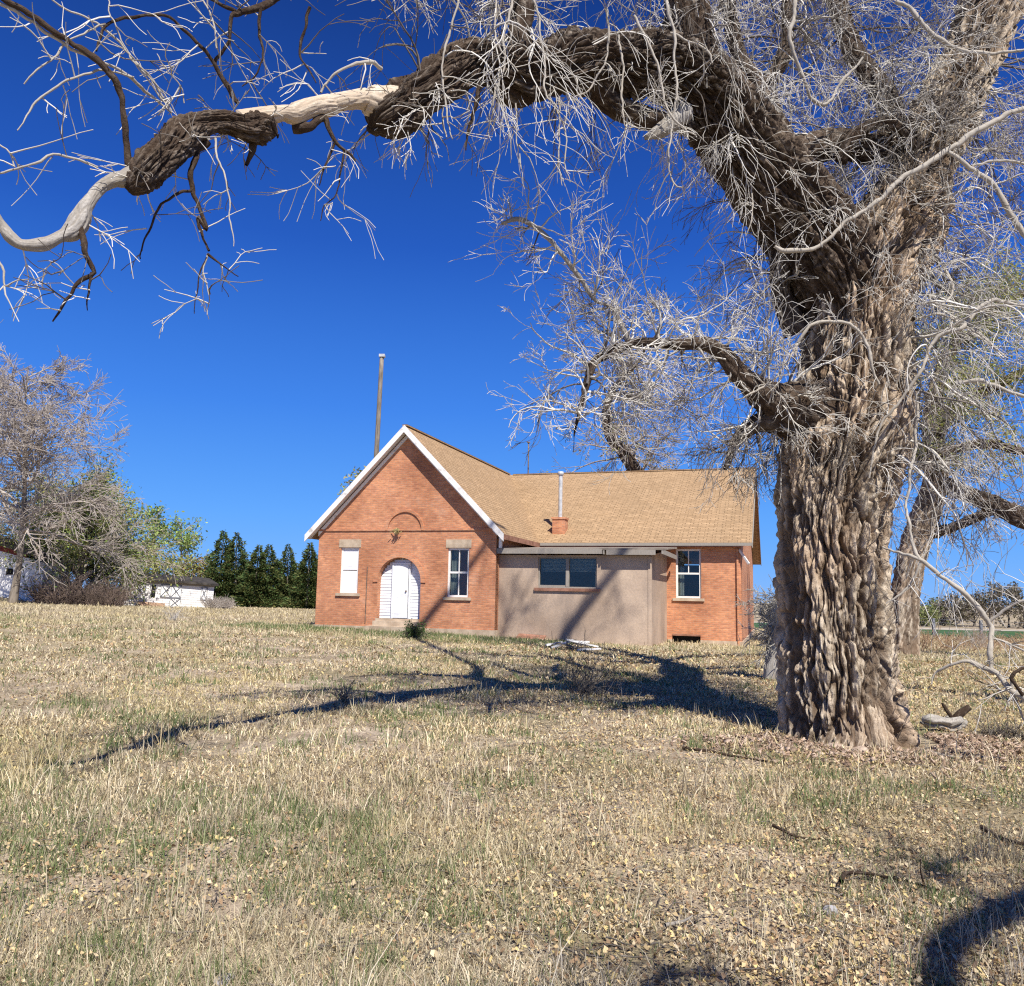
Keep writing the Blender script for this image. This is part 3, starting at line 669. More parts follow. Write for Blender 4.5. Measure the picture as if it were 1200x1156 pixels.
for key, pts in {'c1': [(7.9, 10.6, 15, .2), (6.4, 10.9, 17.5, .12), (5.2, 11.3, 20.5, .07), (4.8, 11.4, 22.5, .04)],
                 'c2': [(8.2, 10.7, 19.5, .16), (8.15, 10.6, 22.8, .19), (8.5, 10.5, 24, .18), (9.6, 10.5, 25.2, .15), (10.9, 10.5, 26.6, .1)],
                 'c7': [(8.2, 10.6, 21.5, .09), (6.6, 10.5, 23.2, .06), (6.4, 10.5, 24.6, .05), (7.2, 10.4, 26, .03)],
                 'c3': [(7.6, 10.3, 13, .2), (5.6, 9.6, 14.5, .14), (3.4, 9.3, 15.6, .09), (1.8, 9, 16, .05)],
                 'c4': [(7.8, 10.5, 14, .2), (9.8, 11.6, 15.6, .15), (12.4, 12.4, 17, .1), (14.5, 13, 18, .05)],
                 'c5': [(7.4, 10.2, 12, .18), (6.4, 12, 13.4, .14), (5.2, 14, 14.8, .09), (4.2, 16, 15.6, .05)],
                 'c6': [(7.2, 10.1, 11.5, .16), (9, 10.6, 12.2, .13), (11, 10.5, 12.6, .09), (13.5, 10.2, 12.4, .05)]}.items():
    limb(key, np.array(pts, float), ns=20, ds=.15, amp=.02)

# hand-placed branches (px, py, Y, radius px)
BR = [
 ('d', [(150, 200, 5.2, 6), (149, 170, 5.2, 4.5), (146, 135, 5.15, 4), (134, 100, 5.1, 4.5), (116, 76, 5.05, 5), (88, 52, 5.0, 4), (50, 26, 4.9, 4), (10, 0, 4.8, 4), (-40, -30, 4.7, 3)]),
 ('p', [(206, 132, 5.5, 2.2), (180, 112, 5.4, 2.8), (148, 92, 5.2, 3.2), (118, 76, 5.1, 3.2), (78, 52, 5.0, 3.2), (38, 26, 4.9, 3), (0, 2, 4.8, 3), (-50, -20, 4.7, 2)]),
 ('p', [(203, 126, 5.5, 2.5), (182, 96, 5.4, 2.4), (166, 80, 5.3, 2.2), (148, 58, 5.3, 2.2), (118, 32, 5.2, 2.2), (80, 10, 5.1, 1.8), (50, -10, 5, 1.5)]),
 ('d', [(278, 122, 5.75, 3), (262, 92, 5.7, 2.5), (243, 62, 5.6, 2.5), (215, 32, 5.5, 2.2), (195, 18, 5.4, 2), (150, 22, 5.3, 2.2), (124, 34, 5.2, 2), (114, 60, 5.1, 1.8)]),
 ('p', [(124, 30, 5.2, 2.2), (100, 38, 5.1, 2), (75, 52, 5.0, 2), (60, 70, 4.95, 1.8), (30, 100, 4.9, 1.2)]),
 ('p', [(152, 92, 5.2, 2.2), (115, 86, 5.1, 2.2), (88, 92, 5.0, 2), (60, 108, 4.95, 2), (38, 122, 4.9, 1.8), (22, 152, 4.85, 1)]),
 ('p', [(116, 198, 5.1, 2.5), (95, 188, 5.0, 2.6), (62, 184, 4.9, 2.4), (40, 192, 4.85, 2.4), (0, 200, 4.8, 2.2), (-40, 195, 4.7, 1.5)]),
 ('p', [(16, 195, 4.82, 1.6), (12, 180, 4.8, 1.4), (0, 168, 4.8, 1.2)]),
 ('p', [(-10, 270, 4.7, 1.8), (4, 310, 4.7, 2), (5, 335, 4.7, 2), (20, 329, 4.7, 1.4), (35, 330, 4.7, .9)]),
 ('d', [(92, 268, 4.9, 5), (98, 290, 4.9, 4.2), (104, 305, 4.9, 3.6), (111, 316, 4.9, 3), (100, 324, 4.9, 3), (88, 336, 4.9, 2.8), (78, 352, 4.9, 2.5), (64, 377, 4.9, 1.2)]),
 ('d', [(108, 316, 4.9, 2), (106, 340, 4.9, 1.6), (105, 362, 4.9, .8)]),
 ('p', [(88, 332, 4.9, 1), (74, 318, 4.85, .9), (60, 308, 4.85, .9), (44, 306, 4.85, .5)]),
 ('d', [(242, 165, 5.6, 6), (228, 178, 5.55, 4.5), (223, 200, 5.5, 4), (226, 222, 5.5, 3.6), (236, 245, 5.5, 2.8), (240, 268, 5.5, 3), (232, 255, 5.5, 2.6), (233, 272, 5.5, 2.4), (245, 296, 5.5, 2)]),
 ('d', [(226, 222, 5.5, 2.6), (202, 230, 5.4, 2), (186, 240, 5.4, 2), (172, 268, 5.4, 1.6), (165, 306, 5.4, .9)]),
 ('p', [(252, 162, 5.6, 2.6), (253, 182, 5.55, 1.9), (266, 212, 5.5, 1.8), (271, 244, 5.5, 1.6), (272, 290, 5.5, 1)]),
 ('d', [(243, 300, 5.5, 2), (258, 310, 5.5, 1.3), (278, 324, 5.5, .8)]),
 ('p', [(243, 300, 5.5, 1.8), (240, 320, 5.5, 1.4), (246, 345, 5.5, 1.3), (244, 367, 5.5, .8)]),
 ('d', [(242, 304, 5.5, 1.5), (233, 335, 5.5, 1.2), (228, 366, 5.5, .7)]),
 ('d', [(300, 165, 5.9, 7), (297, 180, 5.9, 5), (288, 196, 5.9, 3)]),
 ('d', [(345, 150, 6.1, 8), (365, 147, 6.1, 7), (380, 140, 6.2, 5), (390, 160, 6.2, 3), (412, 182, 6.2, 2), (415, 188, 6.2, 1)]),
 ('d', [(392, 165, 6.2, 2.4), (384, 185, 6.2, 1.8), (378, 198, 6.2, 1.6), (372, 215, 6.2, .8)]),
 ('d', [(403, 172, 6.2, 1.8), (400, 200, 6.2, 1.5), (395, 228, 6.2, 1.2), (380, 240, 6.2, 1), (376, 258, 6.2, .7)]),
 ('d', [(278, 120, 5.75, 3), (268, 100, 5.72, 3), (255, 72, 5.7, 2.5), (268, 50, 5.7, 2.5), (272, 25, 5.7, 3), (280, 18, 5.75, 5), (300, 12, 5.8, 5), (325, 0, 5.9, 5), (345, -20, 5.9, 4)]),
 ('d', [(275, 15, 5.75, 3), (255, 4, 5.7, 2.5), (230, -8, 5.65, 2)]),
 ('d', [(306, 10, 5.8, 2.5), (304, 40, 5.8, 2), (308, 60, 5.8, 1.8), (300, 85, 5.8, 1.2), (285, 100, 5.8, .8)]),
 ('d', [(362, 10, 6.1, 2.5), (358, 35, 6.1, 2.2), (352, 50, 6.1, 2), (356, 75, 6.1, 1.6), (370, 100, 6.1, 1)]),
 ('p', [(375, 108, 6.3, 2.4), (392, 84, 6.3, 2.4), (415, 74, 6.35, 3), (438, 72, 6.4, 4), (450, 82, 6.5, 4)]),
 ('p', [(205, 128, 5.5, 1.5), (165, 82, 5.3, 1.3), (130, 20, 5.2, 1.3), (128, 0, 5.2, 1.2), (126, -20, 5.2, 1)]),
 ('p', [(218, 122, 5.55, 1.2), (212, 100, 5.5, 1.1), (190, 78, 5.4, 1), (182, 65, 5.4, .8)]),
 ('p', [(255, 58, 5.6, 1.6), (250, 25, 5.6, 1.5), (238, 0, 5.6, 1.4)]),
 ('p', [(520, 100, 6.8, 2), (518, 145, 6.8, 1.8), (524, 162, 6.8, 1.4)]),
 ('p', [(536, 0, 6.6, 2.2), (522, 50, 6.6, 2.2), (518, 100, 6.6, 2), (526, 150, 6.6, 1.6), (530, 165, 6.6, 1)]),
 ('p', [(620, -10, 6.9, 2.2), (632, 25, 6.9, 2.2), (636, 60, 6.9, 2), (640, 105, 6.9, 2), (648, 125, 6.9, 1.2)]),
 ('p', [(602, -10, 6.8, 2.6), (592, 40, 6.8, 2.6), (590, 80, 6.8, 2.4), (578, 122, 6.8, 2)]),
 ('p', [(580, 0, 6.7, 2), (584, 50, 6.7, 2), (598, 72, 6.7, 1.6), (610, 85, 6.7, 1)]),
 ('p', [(712, 10, 7.3, 2.2), (714, 45, 7.3, 2.2), (706, 80, 7.3, 2), (690, 105, 7.3, 2), (672, 115, 7.3, 1.2)]),
 ('p', [(725, 40, 7.6, 2.4), (730, 80, 7.6, 2.4), (728, 120, 7.6, 2), (733, 148, 7.6, 1.6), (745, 150, 7.6, 1)]),
 ('p', [(745, 20, 7.6, 3), (762, 50, 7.6, 3), (772, 90, 7.6, 2.6), (782, 130, 7.6, 2.4), (800, 150, 7.6, 1.8), (815, 158, 7.6, 1.3)]),
 ('p', [(780, -10, 7.8, 3), (788, 40, 7.8, 3), (792, 80, 7.8, 2.6), (790, 130, 7.8, 2.2), (784, 180, 7.8, 1.6), (790, 215, 7.8, 1.6), (800, 219, 7.8, 1)]),
 ('p', [(785, 40, 7.9, 2.2), (800, 45, 7.9, 2.2), (830, 62, 7.9, 2), (836, 75, 7.9, 1.6)]),
 ('p', [(655, 112, 7.4, 2), (654, 150, 7.4, 1.8), (655, 190, 7.4, 1.5), (656, 218, 7.4, 1)]),
 ('p', [(642, 110, 7.4, 1.6), (660, 150, 7.4, 1.6), (662, 200, 7.4, 1.4), (668, 215, 7.4, .9)]),
 ('p', [(604, 120, 7.2, 1.6), (606, 160, 7.2, 1.4), (612, 200, 7.2, .9)]),
 ('d', [(562, 100, 7.0, 4), (556, 130, 7, 3), (550, 150, 7, 2.2), (548, 175, 7, 1.2)]),
 ('p', [(880, 140, 9.0, 2), (878, 185, 9.0, 2), (882, 230, 9.0, 1.8), (880, 260, 9.0, 1.4), (876, 275, 9, .9)]),
 # pale limbs at the right
 ('p', [(1260, 110, 8.8, 4), (1200, 126, 8.8, 4.5), (1160, 145, 8.8, 5), (1128, 165, 8.8, 5.5), (1100, 182, 8.8, 6), (1060, 208, 8.8, 5), (1025, 238, 8.8, 4.5), (990, 262, 8.8, 4.5), (965, 285, 8.8, 4), (940, 293, 8.8, 4), (920, 294, 8.8, 5), (908, 288, 8.8, 3)]),
 ('p', [(1112, 178, 8.8, 4), (1135, 195, 8.8, 4.5), (1165, 218, 8.8, 4.5), (1182, 245, 8.8, 5), (1205, 280, 8.8, 4.5), (1250, 330, 8.8, 3)]),
 ('p', [(1140, 195, 8.8, 2.6), (1170, 190, 8.8, 2.6), (1205, 192, 8.8, 2.4), (1250, 205, 8.8, 2)]),
 ('p', [(935, -10, 8.8, 4), (930, 25, 8.8, 4), (926, 42, 8.8, 4), (934, 75, 8.9, 4), (945, 100, 9, 3.6), (960, 125, 9.1, 3.6), (972, 118, 9.1, 3), (990, 92, 9.1, 3), (1010, 70, 9.1, 2)]),
 ('p', [(930, 420, 9.1, 2), (935, 400, 9.1, 3), (950, 382, 9.05, 3.4), (972, 375, 9.05, 3.6), (995, 380, 9.05, 3.6), (1012, 396, 9.1, 3.6), (1022, 425, 9.1, 3), (1030, 450, 9.15, 2.5)]),
 ('p', [(935, 400, 9.1, 2.4), (922, 425, 9, 2.4), (905, 445, 9, 2.4), (880, 462, 9, 2.2), (862, 470, 9, 1.6)]),
 ('p', [(1050, 0, 8.9, 3), (1068, 10, 8.9, 3.6), (1080, 25, 8.9, 4), (1095, 42, 8.9, 4), (1115, 55, 8.9, 3.6), (1145, 62, 8.9, 3.2), (1200, 60, 8.9, 2.5)]),
 ('p', [(1020, 560, 9.2, 2), (1030, 500, 9.1, 2.6), (1056, 470, 9.0, 3), (1080, 430, 8.9, 3.2), (1100, 395, 8.9, 4), (1125, 385, 8.8, 4.4), (1145, 365, 8.8, 4), (1168, 352, 8.8, 3.6), (1205, 360, 8.8, 3)]),
 ('p', [(1065, 440, 9.2, 2), (1075, 480, 9.2, 3), (1072, 520, 9.2, 3), (1066, 560, 9.1, 3), (1062, 600, 9.0, 3), (1070, 640, 8.9, 3.4), (1076, 658, 8.85, 4)]),
 ('p', [(1036, 640, 9.2, 1.8), (1056, 648, 9.0, 3), (1076, 658, 8.85, 4), (1100, 674, 8.8, 4.2), (1125, 690, 8.7, 4.6), (1142, 706, 8.7, 5), (1152, 722, 8.7, 5), (1163, 737, 8.7, 5.5), (1162, 760, 8.6, 5.5), (1160, 788, 8.6, 5)]),
 ('p', [(1078, 660, 8.85, 2.4), (1065, 685, 8.9, 2.4), (1050, 700, 8.95, 2), (1038, 708, 9, 1.2)]),
 ('p', [(1160, 728, 8.7, 3.4), (1180, 712, 8.6, 3.2), (1205, 702, 8.5, 3), (1260, 690, 8.4, 2)]),
 ('p', [(1280, 840, 8.0, 9), (1225, 830, 8.2, 8), (1190, 810, 8.4, 6.5), (1172, 792, 8.5, 5.5), (1160, 786, 8.6, 5.5), (1145, 778, 8.65, 5), (1134, 774, 8.7, 3.6), (1115, 780, 8.8, 2.8), (1098, 788, 8.9, 2), (1090, 802, 8.9, 1.2)]),
 ('d', [(1200, 815, 8.3, 3), (1185, 795, 8.3, 3), (1195, 785, 8.3, 2.5), (1215, 778, 8.3, 2)]),
 ('p', [(1186, 795, 8.4, 3), (1190, 815, 8.4, 2.6), (1197, 838, 8.4, 2), (1200, 850, 8.4, 1.2)]),
 ('p', [(1164, 748, 8.65, 2.4), (1185, 755, 8.6, 2.2), (1215, 770, 8.5, 1.8)]),
 ('p', [(1180, 808, 8.4, 1.6), (1165, 812, 8.4, 1.4), (1145, 820, 8.4, .9)]),
 ('p', [(1120, 450, 9.4, 4), (1145, 447, 9.3, 4.5), (1170, 455, 9.2, 4), (1210, 470, 9.1, 3)]),
 ('p', [(1040, 400, 9.4, 2), (1085, 370, 9.3, 2.4), (1110, 372, 9.3, 2.8), (1150, 395, 9.2, 2.4), (1180, 418, 9.2, 1.5)]),
 ('p', [(1088, 280, 9.5, 3), (1105, 310, 9.4, 3), (1115, 340, 9.3, 2.4), (1100, 365, 9.3, 2)]),
]
for k, pts in BR:
    sk = px_skel(pts); LIMBS['b%d' % len(LIMBS)] = catmull(sk, .08)
    C = catmull(sk, .03); C[:, 3] = np.maximum(C[:, 3]*(.52 if k == 'p' else .7)*(1+.25*noise(C[:, :3]*7)+.15*noise(C[:, :3]*23)), .003); Q_ = C[:, :3].copy(); C[:, :3] += .03*np.stack([noise(Q_*3), noise(Q_*4+9), noise(Q_*4+20)], -1)+.011*np.stack([noise(Q_*13), noise(Q_*13+9), noise(Q_*13+20)], -1)
    V, Fq, uv = tube_arrays(C[:, :3], C[:, 3], 8)
    link('branch', np_mesh('branch', V, Fq.ravel(), [4]*len(Fq), True, uv=uv), M_palebranch if k == 'p' else M_limbbark, tree)

TW = Tubes(3); TD = Tubes(3)
def spawn(key, n, L, r, lvl=2, down=0., a=0., b=1., kids=4, curl=.5, droop=.06, side=None, dark=.25, klen=.58, off=.7, spread=.75):
    r *= 1.15; droop = droop*1.1
    C = LIMBS[key] if isinstance(key, str) else key
    for _ in range(n):
        i = int(rng.uniform(a, b)*(len(C)-1)); p = C[i, :3]; rr = C[i, 3]
        d = rdir()
        t = C[min(i+1, len(C)-1), :3]-C[max(i-1, 0), :3]; t = t/(np.linalg.norm(t)+1e-9)
        d = d-t*(d@t)*.7; d /= np.linalg.norm(d)
        d[2] -= down
        if side is not None: d = d+np.array(side)
        d /= np.linalg.norm(d)
        grow(TD if rng.random() < dark else TW, p+d*rr*off, d, L*rng.uniform(.5, 1.35), r*rng.uniform(.7, 1.2), lvl, droop, curl, kids, klen=klen, spread=spread)
trunkC = catmull(trunk, .08); LIMBS['trunk'] = trunkC
nT = len(trunkC); zT = trunkC[:, 2]
def seg(z0, z1): return (np.searchsorted(zT, z0)/nT, np.searchsorted(zT, z1)/nT)
a1, b1 = seg(3.1, 4.6); spawn('trunk', 45, .6, .009, 2, .1, a1, b1, side=(0, -.5, 0), dark=.35)
a1, b1 = seg(4.6, 6.2); spawn('trunk', 28, .5, .008, 2, .1, a1, b1, side=(.1, -.4, 0), dark=.35)
a1, b1 = seg(5.8, 9.5); spawn('trunk', 110, 1.2, .012, 3, .2, a1, b1, kids=4, side=(0, -.25, 0), dark=.35)
a1, b1 = seg(2.9, 6.5); spawn('trunk', 34, 1.7, .018, 3, .1, a1, b1, kids=4.5, side=(1.3, -.1, 0), dark=.3)
spawn('arch', 20, .9, .008, 1, 1.0, .0, .35, kids=3)
spawn('arch', 38, .55, .009, 2, .9, .3, 1, kids=3, dark=.3)
spawn('arch', 34, 1.1, .013, 2, -.9, .0, 1., kids=5, droop=.09, dark=.4)
spawn('cross', 36, 1.0, .012, 2, .2, kids=5); spawn('rise', 64, 1.4, .013, 3, .2, 0, .7, kids=4, dark=.4); spawn('rise2', 42, 1.3, .014, 3, .3, kids=4, dark=.4)
spawn('side1', 52, 1.2, .014, 3, .4, kids=4, dark=.35); spawn('uparch', 84, 1.15, .012, 2, 1.0, .1, 1, kids=4.5, droop=.07)
spawn('up2', 60, .95, .011, 2, .9, .1, 1, kids=5, droop=.06); spawn('under', 24, .6, .008, 2, .8)
spawn('low', 92, .9, .014, 3, -.25, .15, .97, kids=4.4, droop=.004, dark=.3, klen=.58, curl=.7); spawn('lowup', 26, .8, .011, 2, -.3, kids=4.5, droop=-.005, dark=.1, curl=.7)
spawn('knee', 16, .8, .012, 3, .3, kids=4, dark=.45); spawn('low', 20, .8, .011, 2, .8, .05, .4, kids=5, dark=.4)
spawn('notch', 18, 1.0, .012, 2, -.2, kids=5, side=(-1, 0, 0))
spawn('chunk', 16, .3, .006, 1, .3); spawn('hook', 4, .3, .005, 1, .3)
spawn('bare', 6, .35, .006, 1, .6)
nb = [k for k in LIMBS if k[0] == 'b' and k[1:].isdigit()]
for k in nb[:20]: spawn(k, 3, .4, .005, 1, .1, .3, 1, kids=2, droop=.04, off=.2)
for k in nb[20:]: spawn(k, 5, .45, .006, 1, .2, .15, 1, kids=2, off=.2)
for k in ('over', 'over2', 'over3', 'over4'): spawn(k, 26, .9, .014, 2, .1, .3, 1, kids=3)
TC = Tubes(3)
_tw, TWs = TW, None
for k in ('c1', 'c2', 'c3', 'c4', 'c5', 'c6', 'c7', 'upright'):
    C = LIMBS[k]
    for _ in range(26):
        i = int(rng.uniform(.15, 1)*(len(C)-1)); grow(TC, C[i, :3], rdir()+np.array([0, 0, .2]), 1.6*rng.uniform(.5, 1.3), .03, 2, .02, .3, 3.2, step=.3, minr=.006)
tag(link('twigs', TW.mesh('twigs'), M_twig, tree), kind='stuff')
tag(link('twigs', TD.mesh('twigs'), M_twigdark, tree), kind='stuff')
tag(link('twigs', TC.mesh('twigs'), M_twigdark, tree), kind='stuff')
# base debris
def rock(bname, p, s, m, label=None, cat='stone', group=None, seed=0):
    bm = bmesh.new(); bmesh.ops.create_icosphere(bm, subdivisions=3, radius=1)
    for v in bm.verts:
        c = np.array(v.co)+seed*3.7; k = 1+.35*float(noise(c*1.1))+.15*float(noise(c*3))
        v.co = Vector((v.co.x*s[0]*k, v.co.y*s[1]*k, v.co.z*s[2]*k))
    me = bpy.data.meshes.new(bname); bm.to_mesh(me); bm.free(); me.polygons.foreach_set('use_smooth', [seed % 2 == 0]*len(me.polygons))
    o = link(bname, me, m); o.location = Vector([float(q) for q in p]); o.rotation_euler = (0, 0, seed*1.3)
    return tag(o, label, cat, group)
#@@PART2
ROCKS = [(930, 862, .12), (942, 868, .09), (958, 872, .1), (968, 866, .07), (979, 878, .11), (1009, 884, .12), (918, 872, .08), (950, 878, .06), (992, 882, .06), (1030, 880, .06), (903, 868, .07)]
WH = ['leftmost small', 'rounded pale', 'flat pinkish', 'small dark', 'larger tan', 'rounded tan']
for k, (px, py, s) in enumerate(ROCKS):
    P = ground_hit(px, py)
    rock('bark_chunk' if k % 3 == 1 else 'stone', (P[0], P[1], P[2]+s*.25), (s*.8, s*.6, s*.4), M_stone, 'pinkish tan stone or bark lump lying at the foot of the furrowed trunk', 'stone', 'lumps at the trunk foot', k)

for k in range(6):
    an = -2.75+k*.235+rng.uniform(-.1, .1); c0 = np.array([4.14, 10, 0]); dr = np.array([math.cos(an), math.sin(an), 0])*.84; L = rng.uniform(.02, .16)
    sk = [[*(c0+dr*.45+np.array([0, 0, .55])), .10], [*(c0+dr*.62+np.array([0, 0, .28])), .13], [*(c0+dr*.80+np.array([0, 0, .08])), .11], [*(c0+dr*(.85+L*.6)+np.array([0, 0, -.01])), .07], [*(c0+dr*(.9+L)+np.array([0, 0, -.07])), .03]]
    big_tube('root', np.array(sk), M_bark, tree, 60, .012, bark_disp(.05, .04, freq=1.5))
def debris(n):
    r_ = np.random.default_rng(8); an = r_.uniform(math.pi*1.02, math.pi*2.1, n); rr = .72+np.abs(r_.normal(size=n))*.55
    x = 4.15+np.cos(an)*rr*1.25; y = 10+np.sin(an)*rr; s = r_.uniform(.012, .05, n); th = r_.uniform(0, 6.28, n); tl = r_.normal(size=(n, 2))*.5
    a_ = np.stack([np.cos(th), np.sin(th), tl[:, 0]], -1)*s[:, None]; b_ = np.stack([-np.sin(th), np.cos(th), tl[:, 1]], -1)*s[:, None]*.45; p = np.stack([x, y, gz(x, y)+.02+r_.uniform(0, .03, n)], -1); h = np.array([0, 0, 1.])*s[:, None]*.3
    V = np.stack([p-a_, p+b_, p+a_, p-b_, p-a_*.8-h, p+b_-h, p+a_*.9-h, p-b_-h], 1).reshape(-1, 3); q = np.arange(n)[:, None]*8
    F_ = np.concatenate([q+np.array(t) for t in ((0, 1, 2, 3), (0, 4, 5, 1), (1, 5, 6, 2), (2, 6, 7, 3), (3, 7, 4, 0))], 1).ravel()
    cs = np.array([[.5, .36, .26], [.36, .25, .18], [.6, .48, .37], [.26, .18, .13], [.55, .42, .33]])
    return np_mesh('bark_debris', V, F_, [4]*5*n, tint=np.repeat(cs[r_.integers(0, 5, n)]*r_.uniform(.6, 1.2, n)[:, None], 8, 0))
tag(link('bark_debris', debris(2600), M_litter), 'pinkish brown flakes of fallen bark heaped round the foot of the big trunk', 'bark', kind='stuff')

# ------------------------------------------------------------------ generic trees
def leaves(C, size, n_per, spread, cols, rnd=.35):
    C = np.asarray(C); C = np.repeat(C, n_per, 0); n = len(C)
    P = C+rng.normal(size=(n, 3))*spread
    a = rng.normal(size=(n, 3)); a /= np.linalg.norm(a, axis=1)[:, None]; b = np.cross(a, rng.normal(size=(n, 3))); b /= np.linalg.norm(b, axis=1)[:, None]
    s = size*rng.uniform(.5, 1.4, n)[:, None]
    V = np.stack([P-a*s, P+b*s*.5, P+a*s, P-b*s*.5], 1).reshape(-1, 3)
    cols = np.array(cols); c = cols[rng.integers(0, len(cols), n)]*rng.uniform(1-rnd, 1+rnd, n)[:, None]
    return V, np.arange(4*n), [4]*n, np.repeat(c, 4, 0)
def make_tree(name, base, H, label, cat='tree', trunk_r=.3, n_main=9, spread=.6, lvl=3, kids=4, up=.7, minr=.02, leaf=None, group=None, fork=.3, lean=(0, 0), twig=M_fartwig, droop=.02, klen=.55, L0=.42, bark=M_fartrunk, step=None, curl=.22):
    base = np.array([float(v) for v in base]); t = empty(name, base, 0, label, cat, group)
    pts = []; cur = base.copy()-np.array([0, 0, .3])
    for k in range(8):
        f = k/7; pts.append([cur[0]+lean[0]*f*H+math.sin(f*5)*H*.015, cur[1]+lean[1]*f*H, base[2]-.3+f*H*.85, trunk_r*(1-f*.9)*(1.35 if k == 0 else 1)])
    C = catmull(pts, .3); V, Fq, uv = tube_arrays(C[:, :3], C[:, 3], 12)
    link('trunk', np_mesh('trunk', V, Fq.ravel(), [4]*len(Fq), True, uv=uv), bark, t)
    tb = Tubes(4); tips = []
    for k in range(n_main):
        f = rng.uniform(fork, 1); i = int(f*(len(C)-1)); ang = k*2.4+rng.uniform(-.5, .5)
        d = np.array([math.cos(ang)*spread, math.sin(ang)*spread, up*rng.uniform(.5, 1.2)])
        L = H*L0*(1.15-.6*(f-fork)/(1-fork))*rng.uniform(.7, 1.2)
        grow(tb, C[i, :3], d, L, max(C[i, 3]*.6, trunk_r*.25), lvl, droop, curl, kids, step=step or H*.04, minr=minr, klen=klen, tip=tips, spread=.8)
    link('branches', tb.mesh('branches'), twig, t)
    if leaf:
        V, f, s, c = leaves(tips, *leaf); link('crown', np_mesh('crown', V, f, s, tint=c), M_leaf, t)
    return t
def gp(px, D):  # ground point seen in direction px at depth D
    x = (px-600)/F_PX*D/_cp*.99; return (x, D, float(G(x, D)))
GRN = [(.27, .37, .10), (.36, .44, .14), (.18, .26, .08)]; YEL = [(.34, .34, .10), (.27, .31, .09), (.40, .36, .15)]; OLV = [(.25, .29, .10), (.36, .36, .17), (.16, .20, .08)]
make_tree('bare_tree', gp(22, 50), 17.5, 'tall bare pinkish-grey tree at the left edge in front of the white barn', trunk_r=.22, n_main=40, lvl=3, kids=8, minr=.013, spread=.9, up=.7, fork=.3, L0=.3, twig=M_fartwig, lean=(-.01, 0), curl=.45, step=.4, klen=.5)
make_tree('bare_tree', gp(-60, 56), 18, 'second bare grey tree, crown cut off by the left edge behind the barn', trunk_r=.4, n_main=22, lvl=3, kids=7, minr=.014, spread=1, L0=.36, curl=.45, step=.4)
make_tree('leafing_tree', gp(95, 57), 9.5, 'dense dark green leafing tree between the two white sheds', trunk_r=.3, n_main=30, lvl=2, kids=8, fork=.08, minr=.013, leaf=(.10, 8, .36, OLV+GRN+YEL), spread=.9, up=.8, L0=.42)
make_tree('leafing_tree', gp(116, 60), 9.3, 'yellow-green half-leafed tree just right of the dark green one', trunk_r=.25, n_main=24, lvl=2, kids=8, fork=.12, minr=.015, leaf=(.10, 5, .38, YEL+GRN), spread=.8, up=.8, L0=.4)
make_tree('leafing_tree', gp(62, 62), 9.5, 'sparse yellowish tree left of the dark green one', trunk_r=.25, n_main=22, lvl=2, kids=8, fork=.12, minr=.018, leaf=(.11, 3, .35, YEL+OLV), spread=.8)
make_tree('leafing_tree', gp(5, 66), 6.5, 'light green bushy tree behind the red-edged barn roof', trunk_r=.2, n_main=14, lvl=2, kids=4, fork=.1, leaf=(.13, 5, .3, GRN+YEL))
make_tree('poplar_tree', gp(182, 78), 9.5, 'slender light green tree behind the shed, left of a pair', trunk_r=.16, n_main=12, lvl=2, kids=4, fork=.45, leaf=(.15, 6, .3, GRN), spread=.5, up=1, L0=.26)
make_tree('poplar_tree', gp(214, 78), 9.2, 'rounder light green tree behind the shed, right of a pair', trunk_r=.18, n_main=14, lvl=2, kids=4, fork=.4, leaf=(.15, 6, .32, GRN), spread=.7, up=.8, L0=.28)
make_tree('yellow_bush', gp(160, 72), 4.6, 'low yellow-green bush behind the left end of the shed', 'bush', trunk_r=.1, n_main=18, lvl=2, kids=4, fork=.05, leaf=(.13, 5, .3, YEL), L0=.5)
make_tree('yellow_bush', gp(195, 72), 4.2, 'low olive-yellow bush behind the middle of the shed roof', 'bush', trunk_r=.1, n_main=18, lvl=2, kids=4, fork=.05, leaf=(.13, 5, .3, YEL+OLV), L0=.5)
make_tree('yellow_bush', gp(230, 74), 4.4, 'low yellow-orange bush behind the right end of the shed', 'bush', trunk_r=.1, n_main=18, lvl=2, kids=4, fork=.05, leaf=(.13, 5, .3, YEL+[(.3, .2, .08)]), L0=.5)
make_tree('leafing_tree', gp(424, 58), 11.2, 'olive tree top showing behind the left slope of the gable roof', trunk_r=.2, n_main=14, lvl=2, kids=4, fork=.5, leaf=(.13, 5, .25, YEL+OLV), spread=.3, up=1, L0=.2)
